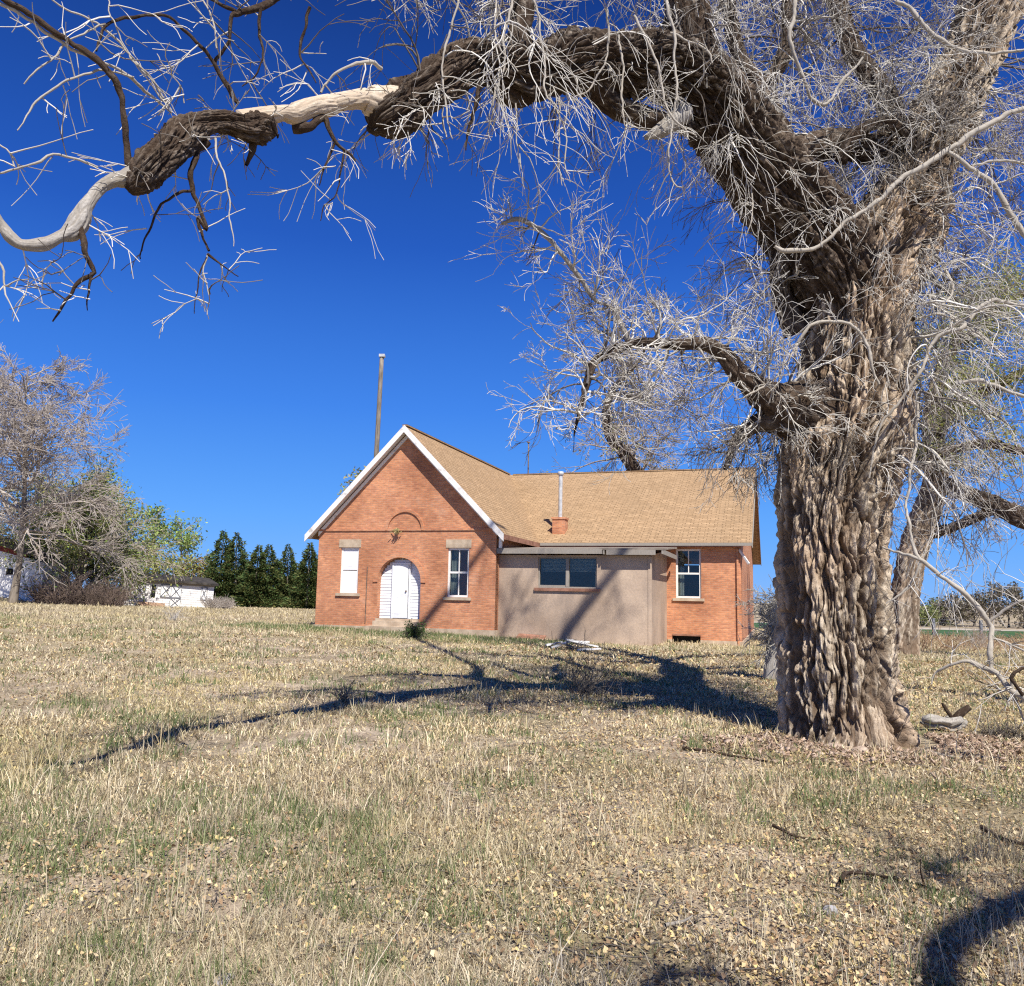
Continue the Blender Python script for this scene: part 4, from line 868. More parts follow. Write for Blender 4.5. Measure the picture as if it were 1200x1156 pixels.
# evergreens
def conifer_mesh(H, seed, wide=.30):
    r_ = np.random.default_rng(seed); P = []; A = []; Bv = []; c = []
    n = 9000
    h = H*(1-np.sqrt(r_.uniform(0, 1, n)))*.98+.02*H; h = np.clip(h, .1, H*.99)
    rad = (H-h)**.8*H**.2*wide*np.where(h > H*.88, .6, 1)*(1+.25*np.sin(h*5+seed))*np.clip(r_.normal(.85, .2, n), .1, 1.25)+.05
    lump = 1+.28*noise(np.stack([np.cos(np.arange(n)), h*.9, np.full(n, seed*3.)], -1))
    th = r_.uniform(0, 2*math.pi, n); rad = rad*(1+.25*np.sin(th*3+h*2.5+seed))*lump
    P = np.stack([np.cos(th)*rad, np.sin(th)*rad, h-rad*.15], -1)
    out = np.stack([np.cos(th), np.sin(th), r_.uniform(-.5, .7, n)], -1); out /= np.linalg.norm(out, axis=1)[:, None]
    sd = np.cross(out, r_.normal(size=(n, 3))); sd /= np.linalg.norm(sd, axis=1)[:, None]
    s = r_.uniform(.12, .30, n)[:, None]
    V = np.stack([P-sd*s*.35, P+sd*s*.35, P+out*s*1.3], 1).reshape(-1, 3)
    cc = np.array([.062, .10, .034])*r_.uniform(.6, 1.7, n)[:, None]*np.where(r_.random(n) < .25, 1.5, 1)[:, None]
    cc[:, 0] *= r_.uniform(.8, 1.7, n)
    return np_mesh('crown', V, np.arange(3*n), [3]*n, tint=np.repeat(cc, 3, 0))
cm = [conifer_mesh(1.0*7, k, w) for k, w in ((1, .30), (2, .36), (3, .25), (4, .33), (6, .28))]
for m_ in cm: m_.materials.append(M_leaf)
V, Fq, _ = tube_arrays(np.array([[0, 0, -.4], [0, 0, 3], [0, 0, 6.6]]), np.array([.16, .1, .02]), 8)
ctr = np_mesh('trunk', V, Fq.ravel(), [4]*len(Fq), True); ctr.materials.append(M_fartrunk)
ORD = ['leftmost', 'second', 'third', 'fourth', 'fifth', 'sixth', 'seventh', 'eighth', 'ninth', 'tenth', 'eleventh', 'twelfth']
CF = [(252, 72, 3.6, 1.1), (261, 70, 6.5, .8), (281, 70, 6.3, .8), (291, 73, 4.2, 1.3), (302, 69, 5.2, 1.1), (318, 70, 5.4, .95), (329, 72, 3.9, 1.4), (341, 71, 5.5, .8), (352, 73, 3.9, 1.4), (364, 69, 5.5, 1.0), (385, 71, 5.6, 1.2)]
for k, (px, D, h, wd) in enumerate(CF):
    b = gp(px, D); o = empty('evergreen_tree', b, k*1.7, '%s dark evergreen %sin the row left of the brick house' % (ORD[k], 'counted from the left ' if k else ''), 'tree', 'evergreens left of the house')
    o.scale = (wd*h/7, wd*h/7, h/7); o.rotation_euler = (.03*math.sin(k*2.1), .04*math.cos(k*3.3), k*1.7)
    for nm, me in (('crown', cm[(k*3) % 5]), ('trunk', ctr)):
        c = bpy.data.objects.new(nm, me); COL.objects.link(c); c.parent = o
# brush hedge
tb = Tubes(3)
for k in range(420):
    px = rng.uniform(48, 150); b = np.array(gp(px, rng.uniform(51, 55))); grow(tb, b, np.array([rng.normal()*.5, rng.normal()*.4, 1]), rng.uniform(.8, 2.0), .02, 1, .02, .35, 3, step=.3, minr=.011)
tag(link('dead_brush', tb.mesh('dead_brush'), simple('brown_brush', (.10, .075, .06), (.28, .21, .17), 1, bs=0)), 'tangled brown leafless brush along the foot of the trees left of the shed', 'brush', kind='stuff')
tb = Tubes(3)
for k in range(260):
    px = rng.uniform(246, 276); b = np.array(gp(px, rng.uniform(58, 62))); grow(tb, b, np.array([rng.normal()*.6, rng.normal()*.4, 1]), rng.uniform(.4, .9), .018, 1, .02, .35, 3, step=.2, minr=.012)
tag(link('grey_shrub', tb.mesh('grey_shrub'), M_fartwig), 'low grey leafless shrub at the right end of the white shed', 'shrub')

# ------------------------------------------------------------------ barn and shed
def P2(px, py, D): return at(px, py, D)
# long low white shed
a = at(141, 709, 58); b = at(248.5, 713, 61); ln = float(np.hypot(*(b-a)[:2])); ang = math.atan2(b[1]-a[1], b[0]-a[0])
shed = empty('white_shed', (a[0], a[1], a[2]-.05), ang, 'long low white shed with dark flat roof and cross-braced doors', 'shed'); shed.rotation_euler = (0, -math.asin((b[2]-a[2])/ln)*1.0+R(.6), ang)
hs_ = 1.75
bx = MB(); bx.box(0, ln, 0, 3.5, -.5, hs_); bx.build('wall', M_white, shed)
bx = MB(); bx.slab([(-.25, -.35, hs_+.30), (ln+.25, -.35, hs_+.14), (ln+.25, 4, hs_+.62), (-.25, 4, hs_+.75)], (0, 0, -.14)); bx.build('roof', M_darkroof, shed)
bx = MB(); bx.box(-.05, ln+.05, -.06, -.003, hs_-.1, hs_+.1); bx.build('fascia', M_greywood, shed)
bx = MB()
for z in np.arange(.0, hs_-.1, .16): bx.box(.02, ln-.02, -.022, -.004, z, z+.13)
bx.build('boards', M_white, shed)
M_brace = simple('dark_brace', (.10, .11, .13), (.22, .23, .26), 4, bs=0)
def braced(x0, x1, z0, z1, nX=1):
    p = MB(); p.box(x0, x1, -.06, -.025, z0, z1); d = p.build('door', M_white, shed)
    q = MB(); t = .05; w = (x1-x0)/nX
    for k in range(nX):
        xa, xb = x0+k*w, x0+(k+1)*w
        q.bar((xa, -.075, z0), (xb, -.075, z1), .02, t); q.bar((xa, -.078, z1), (xb, -.078, z0), .02, t); q.bar((xb, -.08, z0), (xb, -.08, z1), .02, t)
    q.bar((x0, -.08, z0), (x0, -.08, z1), .02, t); q.bar((x0, -.082, z0), (x1, -.082, z0), .02, t); q.bar((x0, -.082, z1), (x1, -.082, z1), .02, t)
    q.build('cross_brace', M_brace, d)
sx = ln/107.5
braced(3*sx, 26*sx, .55, hs_-.15, 2); braced(44*sx, 68*sx, .75, hs_-.12, 2); braced(56*sx, 68*sx, .05, .7, 1); braced(92*sx, 99*sx, .7, hs_-.15, 1)
bx = MB(); bx.box(33*sx, 38*sx, -.05, -.024, .7, hs_-.2); bx.build('window', M_dark, shed)
bx = MB(); bx.box(30*sx, 31*sx, -.08, -.024, 0, hs_-.1); bx.box(100*sx, 101*sx, -.05, -.024, 0, hs_-.1); bx.build('post', M_trim, shed)
bx = MB(); bx.slab([(14*sx, -.3, -.3), (52*sx, -.3, -.35), (50*sx, -.3, .30), (20*sx, -.3, .36)], (0, .2, 0)); o = bx.build('plank_pile', simple('pinkish_board', (.42, .27, .18), (.55, .38, .27), 3, bs=.2)); tag(o, 'low pinkish board stack leaning along the front of the white shed', 'boards'); o.matrix_world = Matrix.Translation(shed.location) @ shed.rotation_euler.to_matrix().to_4x4()
# white barn with red eave
a = at(-55, 703, 56); b = at(48.5, 694, 54); ln = float(np.hypot(*(b-a)[:2])); ang = math.atan2(b[1]-a[1], b[0]-a[0])
barn = empty('white_barn', (a[0], a[1], b[2]-.1), ang, 'white barn with faded red eave and dark sagging roof at the left edge', 'barn')
bx = MB(); bx.slab([(0, 0, -.6), (ln, 0, -.6), (ln, 0, 2.0), (ln-1.5, 0, 2.35), (0, 0, 3.6)], (0, 1.6, 0)); bx.build('wall', M_white, barn)
bx = MB(); bx.slab([(-.3, -.04, 3.55), (ln-1.4, -.04, 2.3), (ln-1.4, -.04, 2.85), (-.3, -.04, 4.1)], (0, .035, 0)); bx.build('eave_board', M_redpaint, barn)
bx = MB(); bx.slab([(-.5, -.5, 4.25), (ln+.1, -.5, 2.25), (ln+.3, -.5, 2.05), (ln+.3, -.5, 2.2), (ln-.5, -.5, 2.75), (-.5, -.5, 4.45)], (0, 2.2, 0)); bx.build('roof', M_darkroof, barn)
bx = MB(); bx.box(ln-3.0, ln-2.4, -.05, -.01, 1.2, 1.6); w_ = bx.build('window', M_dark, barn)
bx = MB(); bx.box(ln-3.06, ln-3.0, -.06, -.005, 1.15, 1.65); bx.box(ln-2.4, ln-2.34, -.06, -.005, 1.15, 1.65); bx.build('frame', M_trim, w_)
# poles
def pole(name, base, tip_, r0, r1, m, label, cat):
    base = np.array(base, float); tip_ = np.array(tip_, float); t = empty(name, base, 0, label, cat)
    P = np.array([base+(tip_-base)*f for f in np.linspace(-.02, 1, 12)]); V, Fq, uv = tube_arrays(P, np.linspace(r0, r1, 12)*.78, 14)
    V = np.vstack([V, P[-1]]); o = 11*14; cap = [[o+i, o+(i+1) % 14, len(V)-1] for i in range(14)]
    link('shaft', np_mesh('shaft', V, np.concatenate([Fq.ravel(), np.array(cap).ravel()]), [4]*len(Fq)+[3]*14, True, uv=np.vstack([uv, [[0, 0]]])), m, t); return t
b = gp(435, 50); tp = at(447.5, 418, 50)
pl = pole('utility_pole', b, tp, .24, .17, M_fartrunk, 'tall leaning grey wooden pole rising behind the gable of the brick house', 'pole')
pk = MB(); loc = tp-np.array(b); pk.box(loc[0]-.16, loc[0]+.2, loc[1]-.18, loc[1]+.18, loc[2]-.05, loc[2]+.12); pk.build('pole_cap', M_metal, pl)
b = gp(619, 52); tp = at(619.5, 519, 52); pl = pole('metal_mast', b, tp, .07, .05, M_rust, 'thin dark metal mast sticking up behind the house ridge', 'mast')
pk = MB(); loc = tp-np.array(b); pk.box(loc[0]-.1, loc[0]+.1, loc[1]-.1, loc[1]+.1, loc[2]-.02, loc[2]+.05); pk.build('mast_cap', M_rust, pl)

# ------------------------------------------------------------------ right background
t3 = empty('bare_tree', gp(770, 47), 0, 'bare tree with fine twigs rising behind the ridge of the wing roof', 'tree')
sk = px_skel([(775, 720, 47, 11), (768, 640, 47, 10), (752, 570, 47, 9), (740, 545, 47, 8), (726, 525, 47, 7), (714, 508, 47, 6.5), (711, 480, 47, 5), (720, 455, 47, 3.5), (745, 430, 47, 2)])
big_tube('trunk', sk, M_limbbark, t3, 20, .15, bark_disp(.04, .03)); C3 = catmull(sk, .3); tb = Tubes(3); tips = []
k3 = int(len(C3)*.45)
for _ in range(46):
    i = rng.integers(k3, len(C3)); grow(tb, C3[i, :3], rdir()*np.array([1, .6, .8])+np.array([.15, 0, .25]), 4.2*rng.uniform(.5, 1.1), .07, 3, .02, .4, 5, step=.35, minr=.012, tip=tips)
link('branches', tb.mesh('branches'), M_fartwig, t3)
V, f, s, c = leaves(np.array(tips)[::3], .08, 1, .1, YEL); link('crown', np_mesh('crown', V, f, s, tint=c), M_leaf, t3)
t2 = empty('old_tree', gp(1060, 30), 0, 'second large old tree with yellow-green crown standing behind the big trunk at right', 'tree')
def limb2(name, pts, m=M_limbbark, ns=26, ds=.12):
    sk = px_skel(pts); LIMBS['t2_%d' % len(LIMBS)] = catmull(sk, .2); big_tube(name, sk, m, t2, ns, ds, bark_disp(.05, .06)); return LIMBS[list(LIMBS)[-1]]
L2 = [limb2('trunk', [(1056, 775, 30, 19), (1057, 745, 30, 17), (1060, 700, 30, 15), (1068, 655, 30, 15), (1080, 615, 30, 14), (1092, 580, 30, 13), (1098, 540, 30, 11), (1092, 500, 30, 10), (1100, 450, 30, 8), (1120, 400, 30, 6), (1140, 350, 30, 3)], M_bark, 60, .06),
 limb2('limb', [(1088, 590, 30, 9), (1102, 568, 29.8, 9), (1130, 578, 29.5, 9), (1165, 592, 29, 10), (1205, 610, 28.5, 10), (1280, 640, 28, 8)]),
 limb2('limb', [(1080, 625, 30, 8), (1105, 622, 30, 6), (1130, 612, 30, 5), (1160, 600, 30, 4)]),
 limb2('limb', [(1092, 520, 30, 8), (1115, 480, 29.5, 7), (1150, 460, 29, 6), (1190, 440, 29, 4), (1220, 420, 29, 3)]),
 limb2('limb', [(1096, 550, 30, 7), (1060, 510, 30.5, 5), (1040, 450, 31, 4), (1050, 400, 31, 3)]),
 limb2('limb', [(1130, 400, 30, 5), (1170, 360, 30, 4), (1200, 345, 30, 3)]),
 limb2('limb', [(1100, 560, 30, 6), (1085, 540, 29, 5), (1150, 520, 28, 5), (1200, 530, 27, 4)])]
tb = Tubes(3); tips = []
for C in L2[:1]:
    for _ in range(60):
        i = int(rng.uniform(.55, 1)*(len(C)-1)); grow(tb, C[i, :3], rdir()+np.array([.3, 0, .4]), 3*rng.uniform(.4, 1.1), .03, 3, .015, .25, 3.6, step=.25, minr=.009, tip=tips)
for C in L2[1:]:
    for _ in range(30):
        i = int(rng.uniform(.2, 1)*(len(C)-1)); grow(tb, C[i, :3], rdir()+np.array([0, 0, .1]), 2.2*rng.uniform(.4, 1.1), .025, 3, .02, .25, 3.2, step=.25, minr=.009, tip=tips)
link('branches', tb.mesh('branches'), M_fartwig, t2)
tips = np.array(tips); tips = tips[(tips[:, 2] > 6.6)]
V, f, s, c = leaves(tips, .05, 9, .2, YEL+[(.42, .45, .2)]); link('crown', np_mesh('crown', V, f, s, tint=c), M_leaf, t2)
# small dead tree beside the trunk
sb = np.array(ground_hit(908, 797)); D = sb[1]; sm = empty('dead_sapling', sb, 0, 'small grey leafless broken tree between the house corner and the big trunk', 'small tree')
big_tube('trunk', px_skel([(906, 800, D, 13), (907, 780, D, 10), (910, 755, D, 10), (912, 735, D, 9), (905, 720, D, 7), (915, 700, D, 3)]), M_greywood, sm, 24, .05, bark_disp(.02, .03))
tb = Tubes(3)
for _ in range(90):
    p = at(rng.uniform(898, 918), rng.uniform(695, 765), D); grow(tb, p, rdir()+np.array([-.55, 0, .05]), rng.uniform(.25, .7), .012, 2, .05, .3, 3.5, step=.1, minr=.006)
link('branches', tb.mesh('branches'), simple('bleached_twig', (.34, .31, .27), (.6, .57, .5), 3, bs=0), sm)
# far tree line
FT = [(1070, 112, 3.6, 0), (1085, 108, 3.0, 1), (1100, 118, 3.8, 1), (1118, 110, 4.6, 0), (1140, 114, 5.6, 0), (1158, 110, 5.0, 0), (1180, 112, 6.0, 0), (1198, 108, 5.2, 0), (1225, 112, 5.5, 0), (1255, 116, 5.0, 1), (1290, 110, 5.8, 0)]
FN = ['low olive', 'small green', 'olive round', 'brown-grey', 'broad grey', 'smaller grey', 'tallest grey-brown', 'grey bare', 'grey', 'greenish', 'last grey']
for k, (px, D, h, g) in enumerate(FT):
    make_tree('distant_tree', gp(px, D), h, '%s far tree, number %s from the left beyond the green field' % (FN[k], ORD[k] if k else 'one'), trunk_r=.16, n_main=12, lvl=2, kids=4.5, fork=.15, minr=.03, spread=1.1, L0=.5, group='trees beyond the green field', leaf=(.16, 4, .3, OLV if g else [(.17, .14, .10), (.13, .12, .07)]), step=.5)
# wire fence
fence = empty('wire_fence', gp(1100, 62), 0, 'low dark post and wire fence along the near edge of the green field', 'fence')
bx = MB(); base = np.array(fence.location)
xs = np.linspace(14, 46, 10)
for x in xs:
    z = float(G(x, 62)); q = MB(); q.box(x-base[0]-.09, x-base[0]+.09, -.09, .09, z-base[2]-.2, z-base[2]+1.35); q.build('post', M_brace, fence)
for h in (.35, .7, 1.05, 1.3):
    q = MB()
    for x0, x1 in zip(xs[:-1], xs[1:]): q.bar((x0-base[0], -.1, float(G(x0, 62))-base[2]+h), (x1-base[0], -.1, float(G(x1, 62))-base[2]+h), .015, .015)
    q.build('wire', M_brace, fence)

# ------------------------------------------------------------------ things lying about
def stick(pts, m, name, label, cat='branch', group=None, kids=0, r=.01):
    P = np.array([ground_hit(px, py)+np.array([0, 0, h]) for px, py, h in pts]); rr = np.linspace(r, r*.4, len(P))
    o = empty(name, P[0], 0, label, cat, group)
    C = catmull(np.column_stack([P, rr]), .04); C[:, :3] += .02*np.stack([noise(C[:, :3]*5), noise(C[:, :3]*5+9), .3*noise(C[:, :3]*5+20)], -1)
    V, Fq, uv = tube_arrays(C[:, :3], C[:, 3], 8); link('stem', np_mesh('stem', V, Fq.ravel(), [4]*len(Fq), True, uv=uv), m, o)
    for _ in range(kids):
        tb = Tubes(4); i = rng.integers(1, len(C)); grow(tb, C[i, :3], rdir()+np.array([0, 0, .1]), .13*rng.uniform(.4, 1.3), r*.5, 0, .05, .3, 2, step=.05); link('side_twig', tb.mesh('side_twig'), m, o)
    return o
stick([(800, 880, .03), (840, 886, .03), (880, 892, .02), (920, 898, .02)], M_limbbark, 'fallen_branch', 'thin dark branch lying left of the trunk foot', r=.018, kids=5)
stick([(1090, 885, .03), (1120, 892, .04), (1160, 890, .03)], M_greywood, 'fallen_branch', 'pale stick on the grass right of the trunk foot', r=.02)
stick([(1150, 975, .03), (1180, 990, .03), (1230, 1000, .03)], M_limbbark, 'fallen_branch', 'dark stick at the right edge above the thick shadow', r=.02)
stick([(985, 1046, .06), (993, 1035, .05), (1010, 1030, .03), (1060, 1036, .02), (1100, 1048, .02)], M_limbbark, 'fallen_branch', 'dark crooked stick on the grass beside the small grey stone, lower right', r=.014, kids=6)
stick([(905, 975, .04), (930, 985, .03), (960, 990, .03)], M_limbbark, 'fallen_branch', 'short dark twig bundle on bare soil below the big trunk', r=.012, kids=6)
stick([(780, 1092, .03), (800, 1085, .03), (812, 1080, .03)], M_greywood, 'fallen_branch', 'short pale stick among dry leaves low in the middle', r=.01)
P = ground_hit(974, 1072); rock('stone', (P[0], P[1], P[2]+.015), (.032, .04, .03), simple('grey_rock', (.3, .29, .3), (.5, .49, .5), 20), 'small bluish grey stone on the grass at lower right', 'stone', None, 3)
P = ground_hit(597, 905); rock('stone', (P[0], P[1], P[2]+.02), (.07, .06, .03), M_conc, 'small flat grey stone in the middle of the yard', 'stone', None, 5)
P = ground_hit(262, 1150); rock('stone', (P[0], P[1], P[2]+.0), (.055, .035, .02), bpy.data.materials['grey_rock'], 'flat dark grey stone at the bottom edge, lower left', 'stone', None, 6)
# grey log with sticks
P = ground_hit(1108, 858); D = float(P[1]); lg = empty('broken_log', P, 0, 'short weathered grey log with splintered ends lying right of the big trunk', 'log')
big_tube('log', px_skel([(1080, 847, D, 3), (1087, 846, D, 8), (1100, 847, D+.02, 7), (1112, 850, D+.03, 9), (1124, 846, D+.05, 8), (1131, 843, D+.05, 3)]), M_greywood, lg, 60, .01, bark_disp(.06, .05, freq=1.8))
big_tube('stub', px_skel([(1118, 845, D, 4), (1126, 836, D, 4), (1136, 829, D, 3)]), M_limbbark, lg, 12, .03)
big_tube('stub', px_skel([(1116, 842, D, 2), (1109, 832, D, 2), (1104, 824, D, 1.2)]), M_limbbark, lg, 10, .03)
# dark brush lump at right edge
P = ground_hit(1178, 866); tb = Tubes(3)
for _ in range(130): grow(tb, P+np.array([rng.normal()*.16, rng.normal()*.12, .02]), rdir()+np.array([0, 0, .5]), rng.uniform(.1, .32), .007, 1, .05, .35, 2, step=.05, minr=.003)
tag(link('brush_pile', tb.mesh('brush_pile'), M_twigdark), 'small heap of dark twigs on the grass near the right edge', 'brush pile', kind='stuff')
# broken white boards and branch by the stucco wall
P = ground_hit(668, 762)
pile = empty('board_pile', P, 0, 'pile of broken white and dark boards on the grass before the stucco wall', 'board pile')
for k, (x0, z0, x1, z1, dy, w) in enumerate([(-.55, .05, .1, .28, 0, .12), (-.1, .30, .85, .10, .1, .16), (-.4, .2, .35, .05, -.2, .1), (.1, .24, .6, .22, .3, .12), (-.7, .12, -.2, .2, .2, .1), (.2, .03, .9, .06, -.3, .09)]):
    q = MB(); q.bar((x0, dy, z0), (x1, dy+.2, z1), w, .05); q.build('board', M_white if k != 2 else M_twigdark, pile)
tb = Tubes(4)
for _ in range(30): grow(tb, np.array([rng.normal()*.35, rng.normal()*.2, .05]), rdir()+np.array([.2, 0, .5]), rng.uniform(.2, .7), .014, 1, .06, .3, 2, step=.1)
o = link('dead_twigs', tb.mesh('dead_twigs'), M_twigdark, pile, True)
# cellar hatch board
u0, z0 = on_v(606, 746, LV-.25); u1, _ = on_v(638, 749, LV-.25)
q = MB(); q.hexa([(u0, LV-.5, z0-.12), (u1, LV-.5, z0-.16), (u1, LV-.02, z0-.1), (u0, LV-.02, z0-.06), (u0, LV-.5, z0-.06), (u1, LV-.5, z0-.1), (u1, LV-.02, z0+.06), (u0, LV-.02, z0+.1)])
o = q.build('cellar_hatch', M_brownstain); o.location = house.location; o.rotation_euler = house.rotation_euler; tag(o, 'low reddish brown board hatch at the foot of the stucco wall', 'hatch')
# small plants
def bush(name, px, py, h, w, n, m, label, cat, leafc=None, lvl=1):
    P = ground_hit(px, py); o = empty(name, P, 0, label, cat); tb = Tubes(3); tips = []
    for _ in range(n): grow(tb, P+np.array([rng.normal()*w*.3, rng.normal()*w*.3, 0]), np.array([rng.normal()*.5, rng.normal()*.5, 1]), h*rng.uniform(.4, 1.1), .008, lvl, .02, .3, 3, step=h*.15, minr=.004, tip=tips)
    link('stems', tb.mesh('stems'), m, o)
    if leafc:
        V, f, s, c = leaves(tips, .035, 4, .05, leafc); link('leaves', np_mesh('leaves', V, f, s, tint=c), M_leaf, o)
bush('dark_shrub', 487, 749, .5, .35, 60, M_twigdark, 'small dark green shrub in front of the house right of the doorstep', 'shrub', [(.05, .09, .03), (.08, .12, .04)])
bush('dead_weed', 402, 826, .36, .10, 26, simple('brown_weed', (.26, .18, .12), (.5, .38, .26), 5, bs=0), 'upright brown dead weed clump alone in the yard', 'weed')
bush('dark_shrub', 690, 815, .75, .8, 50, M_twigdark, 'low grey bare bush in the tree shade before the stucco wall', 'shrub')
bush('pale_weed', 203, 728, .9, .3, 26, M_twig, 'pale dried weed standing in front of the white shed', 'weed')
bush('dark_shrub', 1145, 760, 1.1, 1.2, 60, M_fartwig, 'loose greyish bramble behind the drooping branch at right', 'shrub')
# reddish weeds by field edge
tb = Tubes(3)
for _ in range(500):
    px = rng.uniform(1065, 1260); D = rng.uniform(33, 50); b = np.array(gp(px, D)); grow(tb, b, np.array([rng.normal()*.5, rng.normal()*.5, 1]), rng.uniform(.3, .8), .012, 1, .03, .3, 2, step=.2, minr=.008)
tag(link('dry_weeds', tb.mesh('dry_weeds'), simple('rust_weed', (.26, .16, .1), (.45, .32, .2), .6, bs=0)), 'rust-brown dry weeds before the green field at right', 'weeds', kind='stuff')

# ------------------------------------------------------------------ grass and litter
def in_house(x, y):
    dx, dy = x-HX, y-HY; u = dx*ua[0]+dy*ua[1]; v = dx*va[0]+dy*va[1]
    return ((u > -.1) & (u < W_) & (v > -.1) & (v < REAR)) | ((u >= W_-.1) & (u < LU+.05) & (v > LV-.05) & (v < REAR)) | ((u >= LU) & (u < LL+.05) & (v > VW-.1) & (v < REAR))
def scatter(n, d0, d1, half=.86, seed=0, power=1.0):
    r_ = np.random.default_rng(seed)
    D = d0*(d1/d0)**(r_.uniform(0, 1, n)**power); ax = r_.uniform(-half, half, n)
    x = ax*D; y = D
    k = ~in_house(x, y) & (np.hypot(x-4.25, y-10) > .9)
    return x[k], y[k], D[k]
def patch(x, y, s, k): return noise(np.stack([x*s, y*s, np.full_like(x, k)], -1))
def blades(name, n, d0, d1, h0, w0, cols, seed, label, lean=.9, clump=0., green=False, half=.86, hgrow=0., dens=None, power=1.):
    r_ = np.random.default_rng(seed)
    x, y, D = scatter(n, d0, d1, half, seed, power)
    if clump:
        m = max(1, len(x)//14); c = r_.integers(0, m, len(x)); x = x[c]+r_.normal(size=len(x))*clump*(1+D[c]*.05); y = y[c]+r_.normal(size=len(x))*clump*(1+D[c]*.05); D = np.maximum(y, .5)
        k = ~in_house(x, y) & (np.hypot(x-4.25, y-10) > .9); x, y, D = x[k], y[k], D[k]
    if dens is not None:
        k = r_.uniform(0, 1, len(x)) < dens(x, y); x, y, D = x[k], y[k], D[k]
    n = len(x); z = gz(x, y)
    h = h0*r_.lognormal(0, .4, n)*(1+hgrow*D)*(1+.5*patch(x, y, .5, 3.))
    w = w0*r_.uniform(.6, 1.5, n)*np.maximum(1, D/4.)
    th = r_.uniform(0, 2*math.pi, n); ln = lean*r_.uniform(.1, 1.3, n)
    dx, dy = np.cos(th), np.sin(th); f = r_.uniform(0, 2*math.pi, n); sx, sy = np.cos(f)*w, np.sin(f)*w
    p0 = np.stack([x, y, z-.005], -1); sd = np.stack([sx, sy, 0*x], -1)
    up = 1/np.sqrt(1+ln**2)
    p1 = p0+np.stack([dx*ln*up*h*.5, dy*ln*up*h*.5, up*h*.62], -1)
    ln2 = ln*1.9; up2 = 1/np.sqrt(1+ln2**2)
    p2 = p1+np.stack([dx*ln2*up2*h*.5, dy*ln2*up2*h*.5, up2*h*.5*np.where(ln > .8, -.2, 1)], -1)
    V = np.stack([p0-sd, p0+sd, p1+sd*.8, p1-sd*.8, p2], 1).reshape(-1, 3)
    b = np.arange(n)[:, None]*5
    Fx = np.concatenate([(b+np.array([0, 1, 2, 3])), (b+np.array([3, 2, 4]))], 1).ravel()
    c = cols(x, y, r_, n)
    return np_mesh(name, V, Fx, np.tile([4, 3], n), tint=np.repeat(c, 5, 0))
def bare(x, y): return sst(.1, .42, patch(x, y, .5, 61.)+.55*patch(x, y, 1.9, 62.)+.18*patch(x, y, 6., 63.)+.12*sst(1, 4, x)*sst(10, 5, y))
STRAW = np.array([[.72, .60, .38], [.88, .78, .56], [.60, .48, .29], [.80, .70, .50], [.38, .30, .18], [.20, .155, .10], [.66, .57, .33]])
def straw(x, y, r_, n):
    c = STRAW[r_.integers(0, len(STRAW), n)]*r_.uniform(.7, 1.25, n)[:, None]
    br = sst(0, 3, x+.8*patch(x, y, .7, 40.))*sst(9, 5, y)*.45+.5*sst(.15, .5, patch(x, y, .45, 41.)); br = np.clip(br, 0, .6)
    c = c*(1-br[:, None])+np.array([.42, .34, .24])*br[:, None]*r_.uniform(.5, 1.5, n)[:, None]; c = c*(1+.22*patch(x, y, .35, 44.)[:, None])
    ol = sst(.0, .35, patch(x, y, .3, 8.)+.35*patch(x, y, 1.3, 2.)+.12*sst(1, 5, x)*sst(5, 9, y))
    c = c*(1-ol[:, None]*.38)+np.array([.58, .48, .20])*ol[:, None]*.38*r_.uniform(.7, 1.3, n)[:, None]
    nr = sst(8, 4, y)*.45; lum = c.mean(1)[:, None]*np.array([1.13, 1.02, .85]); c = c*(1-nr[:, None])+lum*nr[:, None]
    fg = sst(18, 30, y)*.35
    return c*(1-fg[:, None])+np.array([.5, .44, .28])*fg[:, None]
def greens(x, y, r_, n):
    return np.array([[.17, .215, .085], [.23, .27, .12], [.28, .31, .16], [.12, .165, .06]])[r_.integers(0, 4, n)]*r_.uniform(.7, 1.3, n)[:, None]
def gd_(x, y):
    a = sst(.05, .4, patch(x, y, .6, 1.)+.7*patch(x, y, 2.6, 5.)+.42*sst(.5, -1.5, x)*sst(9, 4.5, y))
    dx, dy = x-HX, y-HY; u = dx*ua[0]+dy*ua[1]; v = dx*va[0]+dy*va[1]
    a = a+1.0*(sst(-1, 0, u)*sst(9.5, 7, u)*sst(-4.2, -2.2, v)*sst(.2, -.1, v))
    return np.clip(a*.8+.06, 0, 1)
def put(name, me, m, label): return tag(link(name, me, m), label, 'grass', kind='stuff')
put('dry_grass', blades('dry_grass', 400000, 2.3, 30, .05, .0019, straw, 1, '', 2.0, half=.8, dens=lambda x, y: 1-.88*bare(x, y)), M_blade, 'short matted straw-coloured grass over the whole yard')
put('dry_grass_tufts', blades('dry_grass_tufts', 120000, 2.3, 34, .09, .0017, straw, 2, '', .7, clump=.045, dens=lambda x, y: np.clip(.15+.9*sst(-.1, .4, patch(x, y, .8, 7.))+.2*sst(1, -2, x), 0, 1)*(1-.75*sst(0, 2.5, x)*sst(9, 6, y))*(1-.95*bare(x, y))), M_blade, 'taller pale dry grass tufts, thickest in the left foreground')
put('green_grass', blades('green_grass', 220000, 2.3, 34, .07, .0018, greens, 3, '', .6, clump=.05, dens=gd_), M_blade, 'new green grass growing in patches through the straw and before the house')
put('tall_dry_grass', blades('tall_dry_grass', 9000, 2.4, 9, .17, .0019, straw, 6, '', .45, clump=.035, dens=lambda x, y: np.clip(.08+.9*sst(.1, .45, patch(x, y, 1.1, 31.)+.25*sst(1, -2, x)), 0, 1)), M_blade, 'sparse tall pale stalks of last year grass in the left foreground')
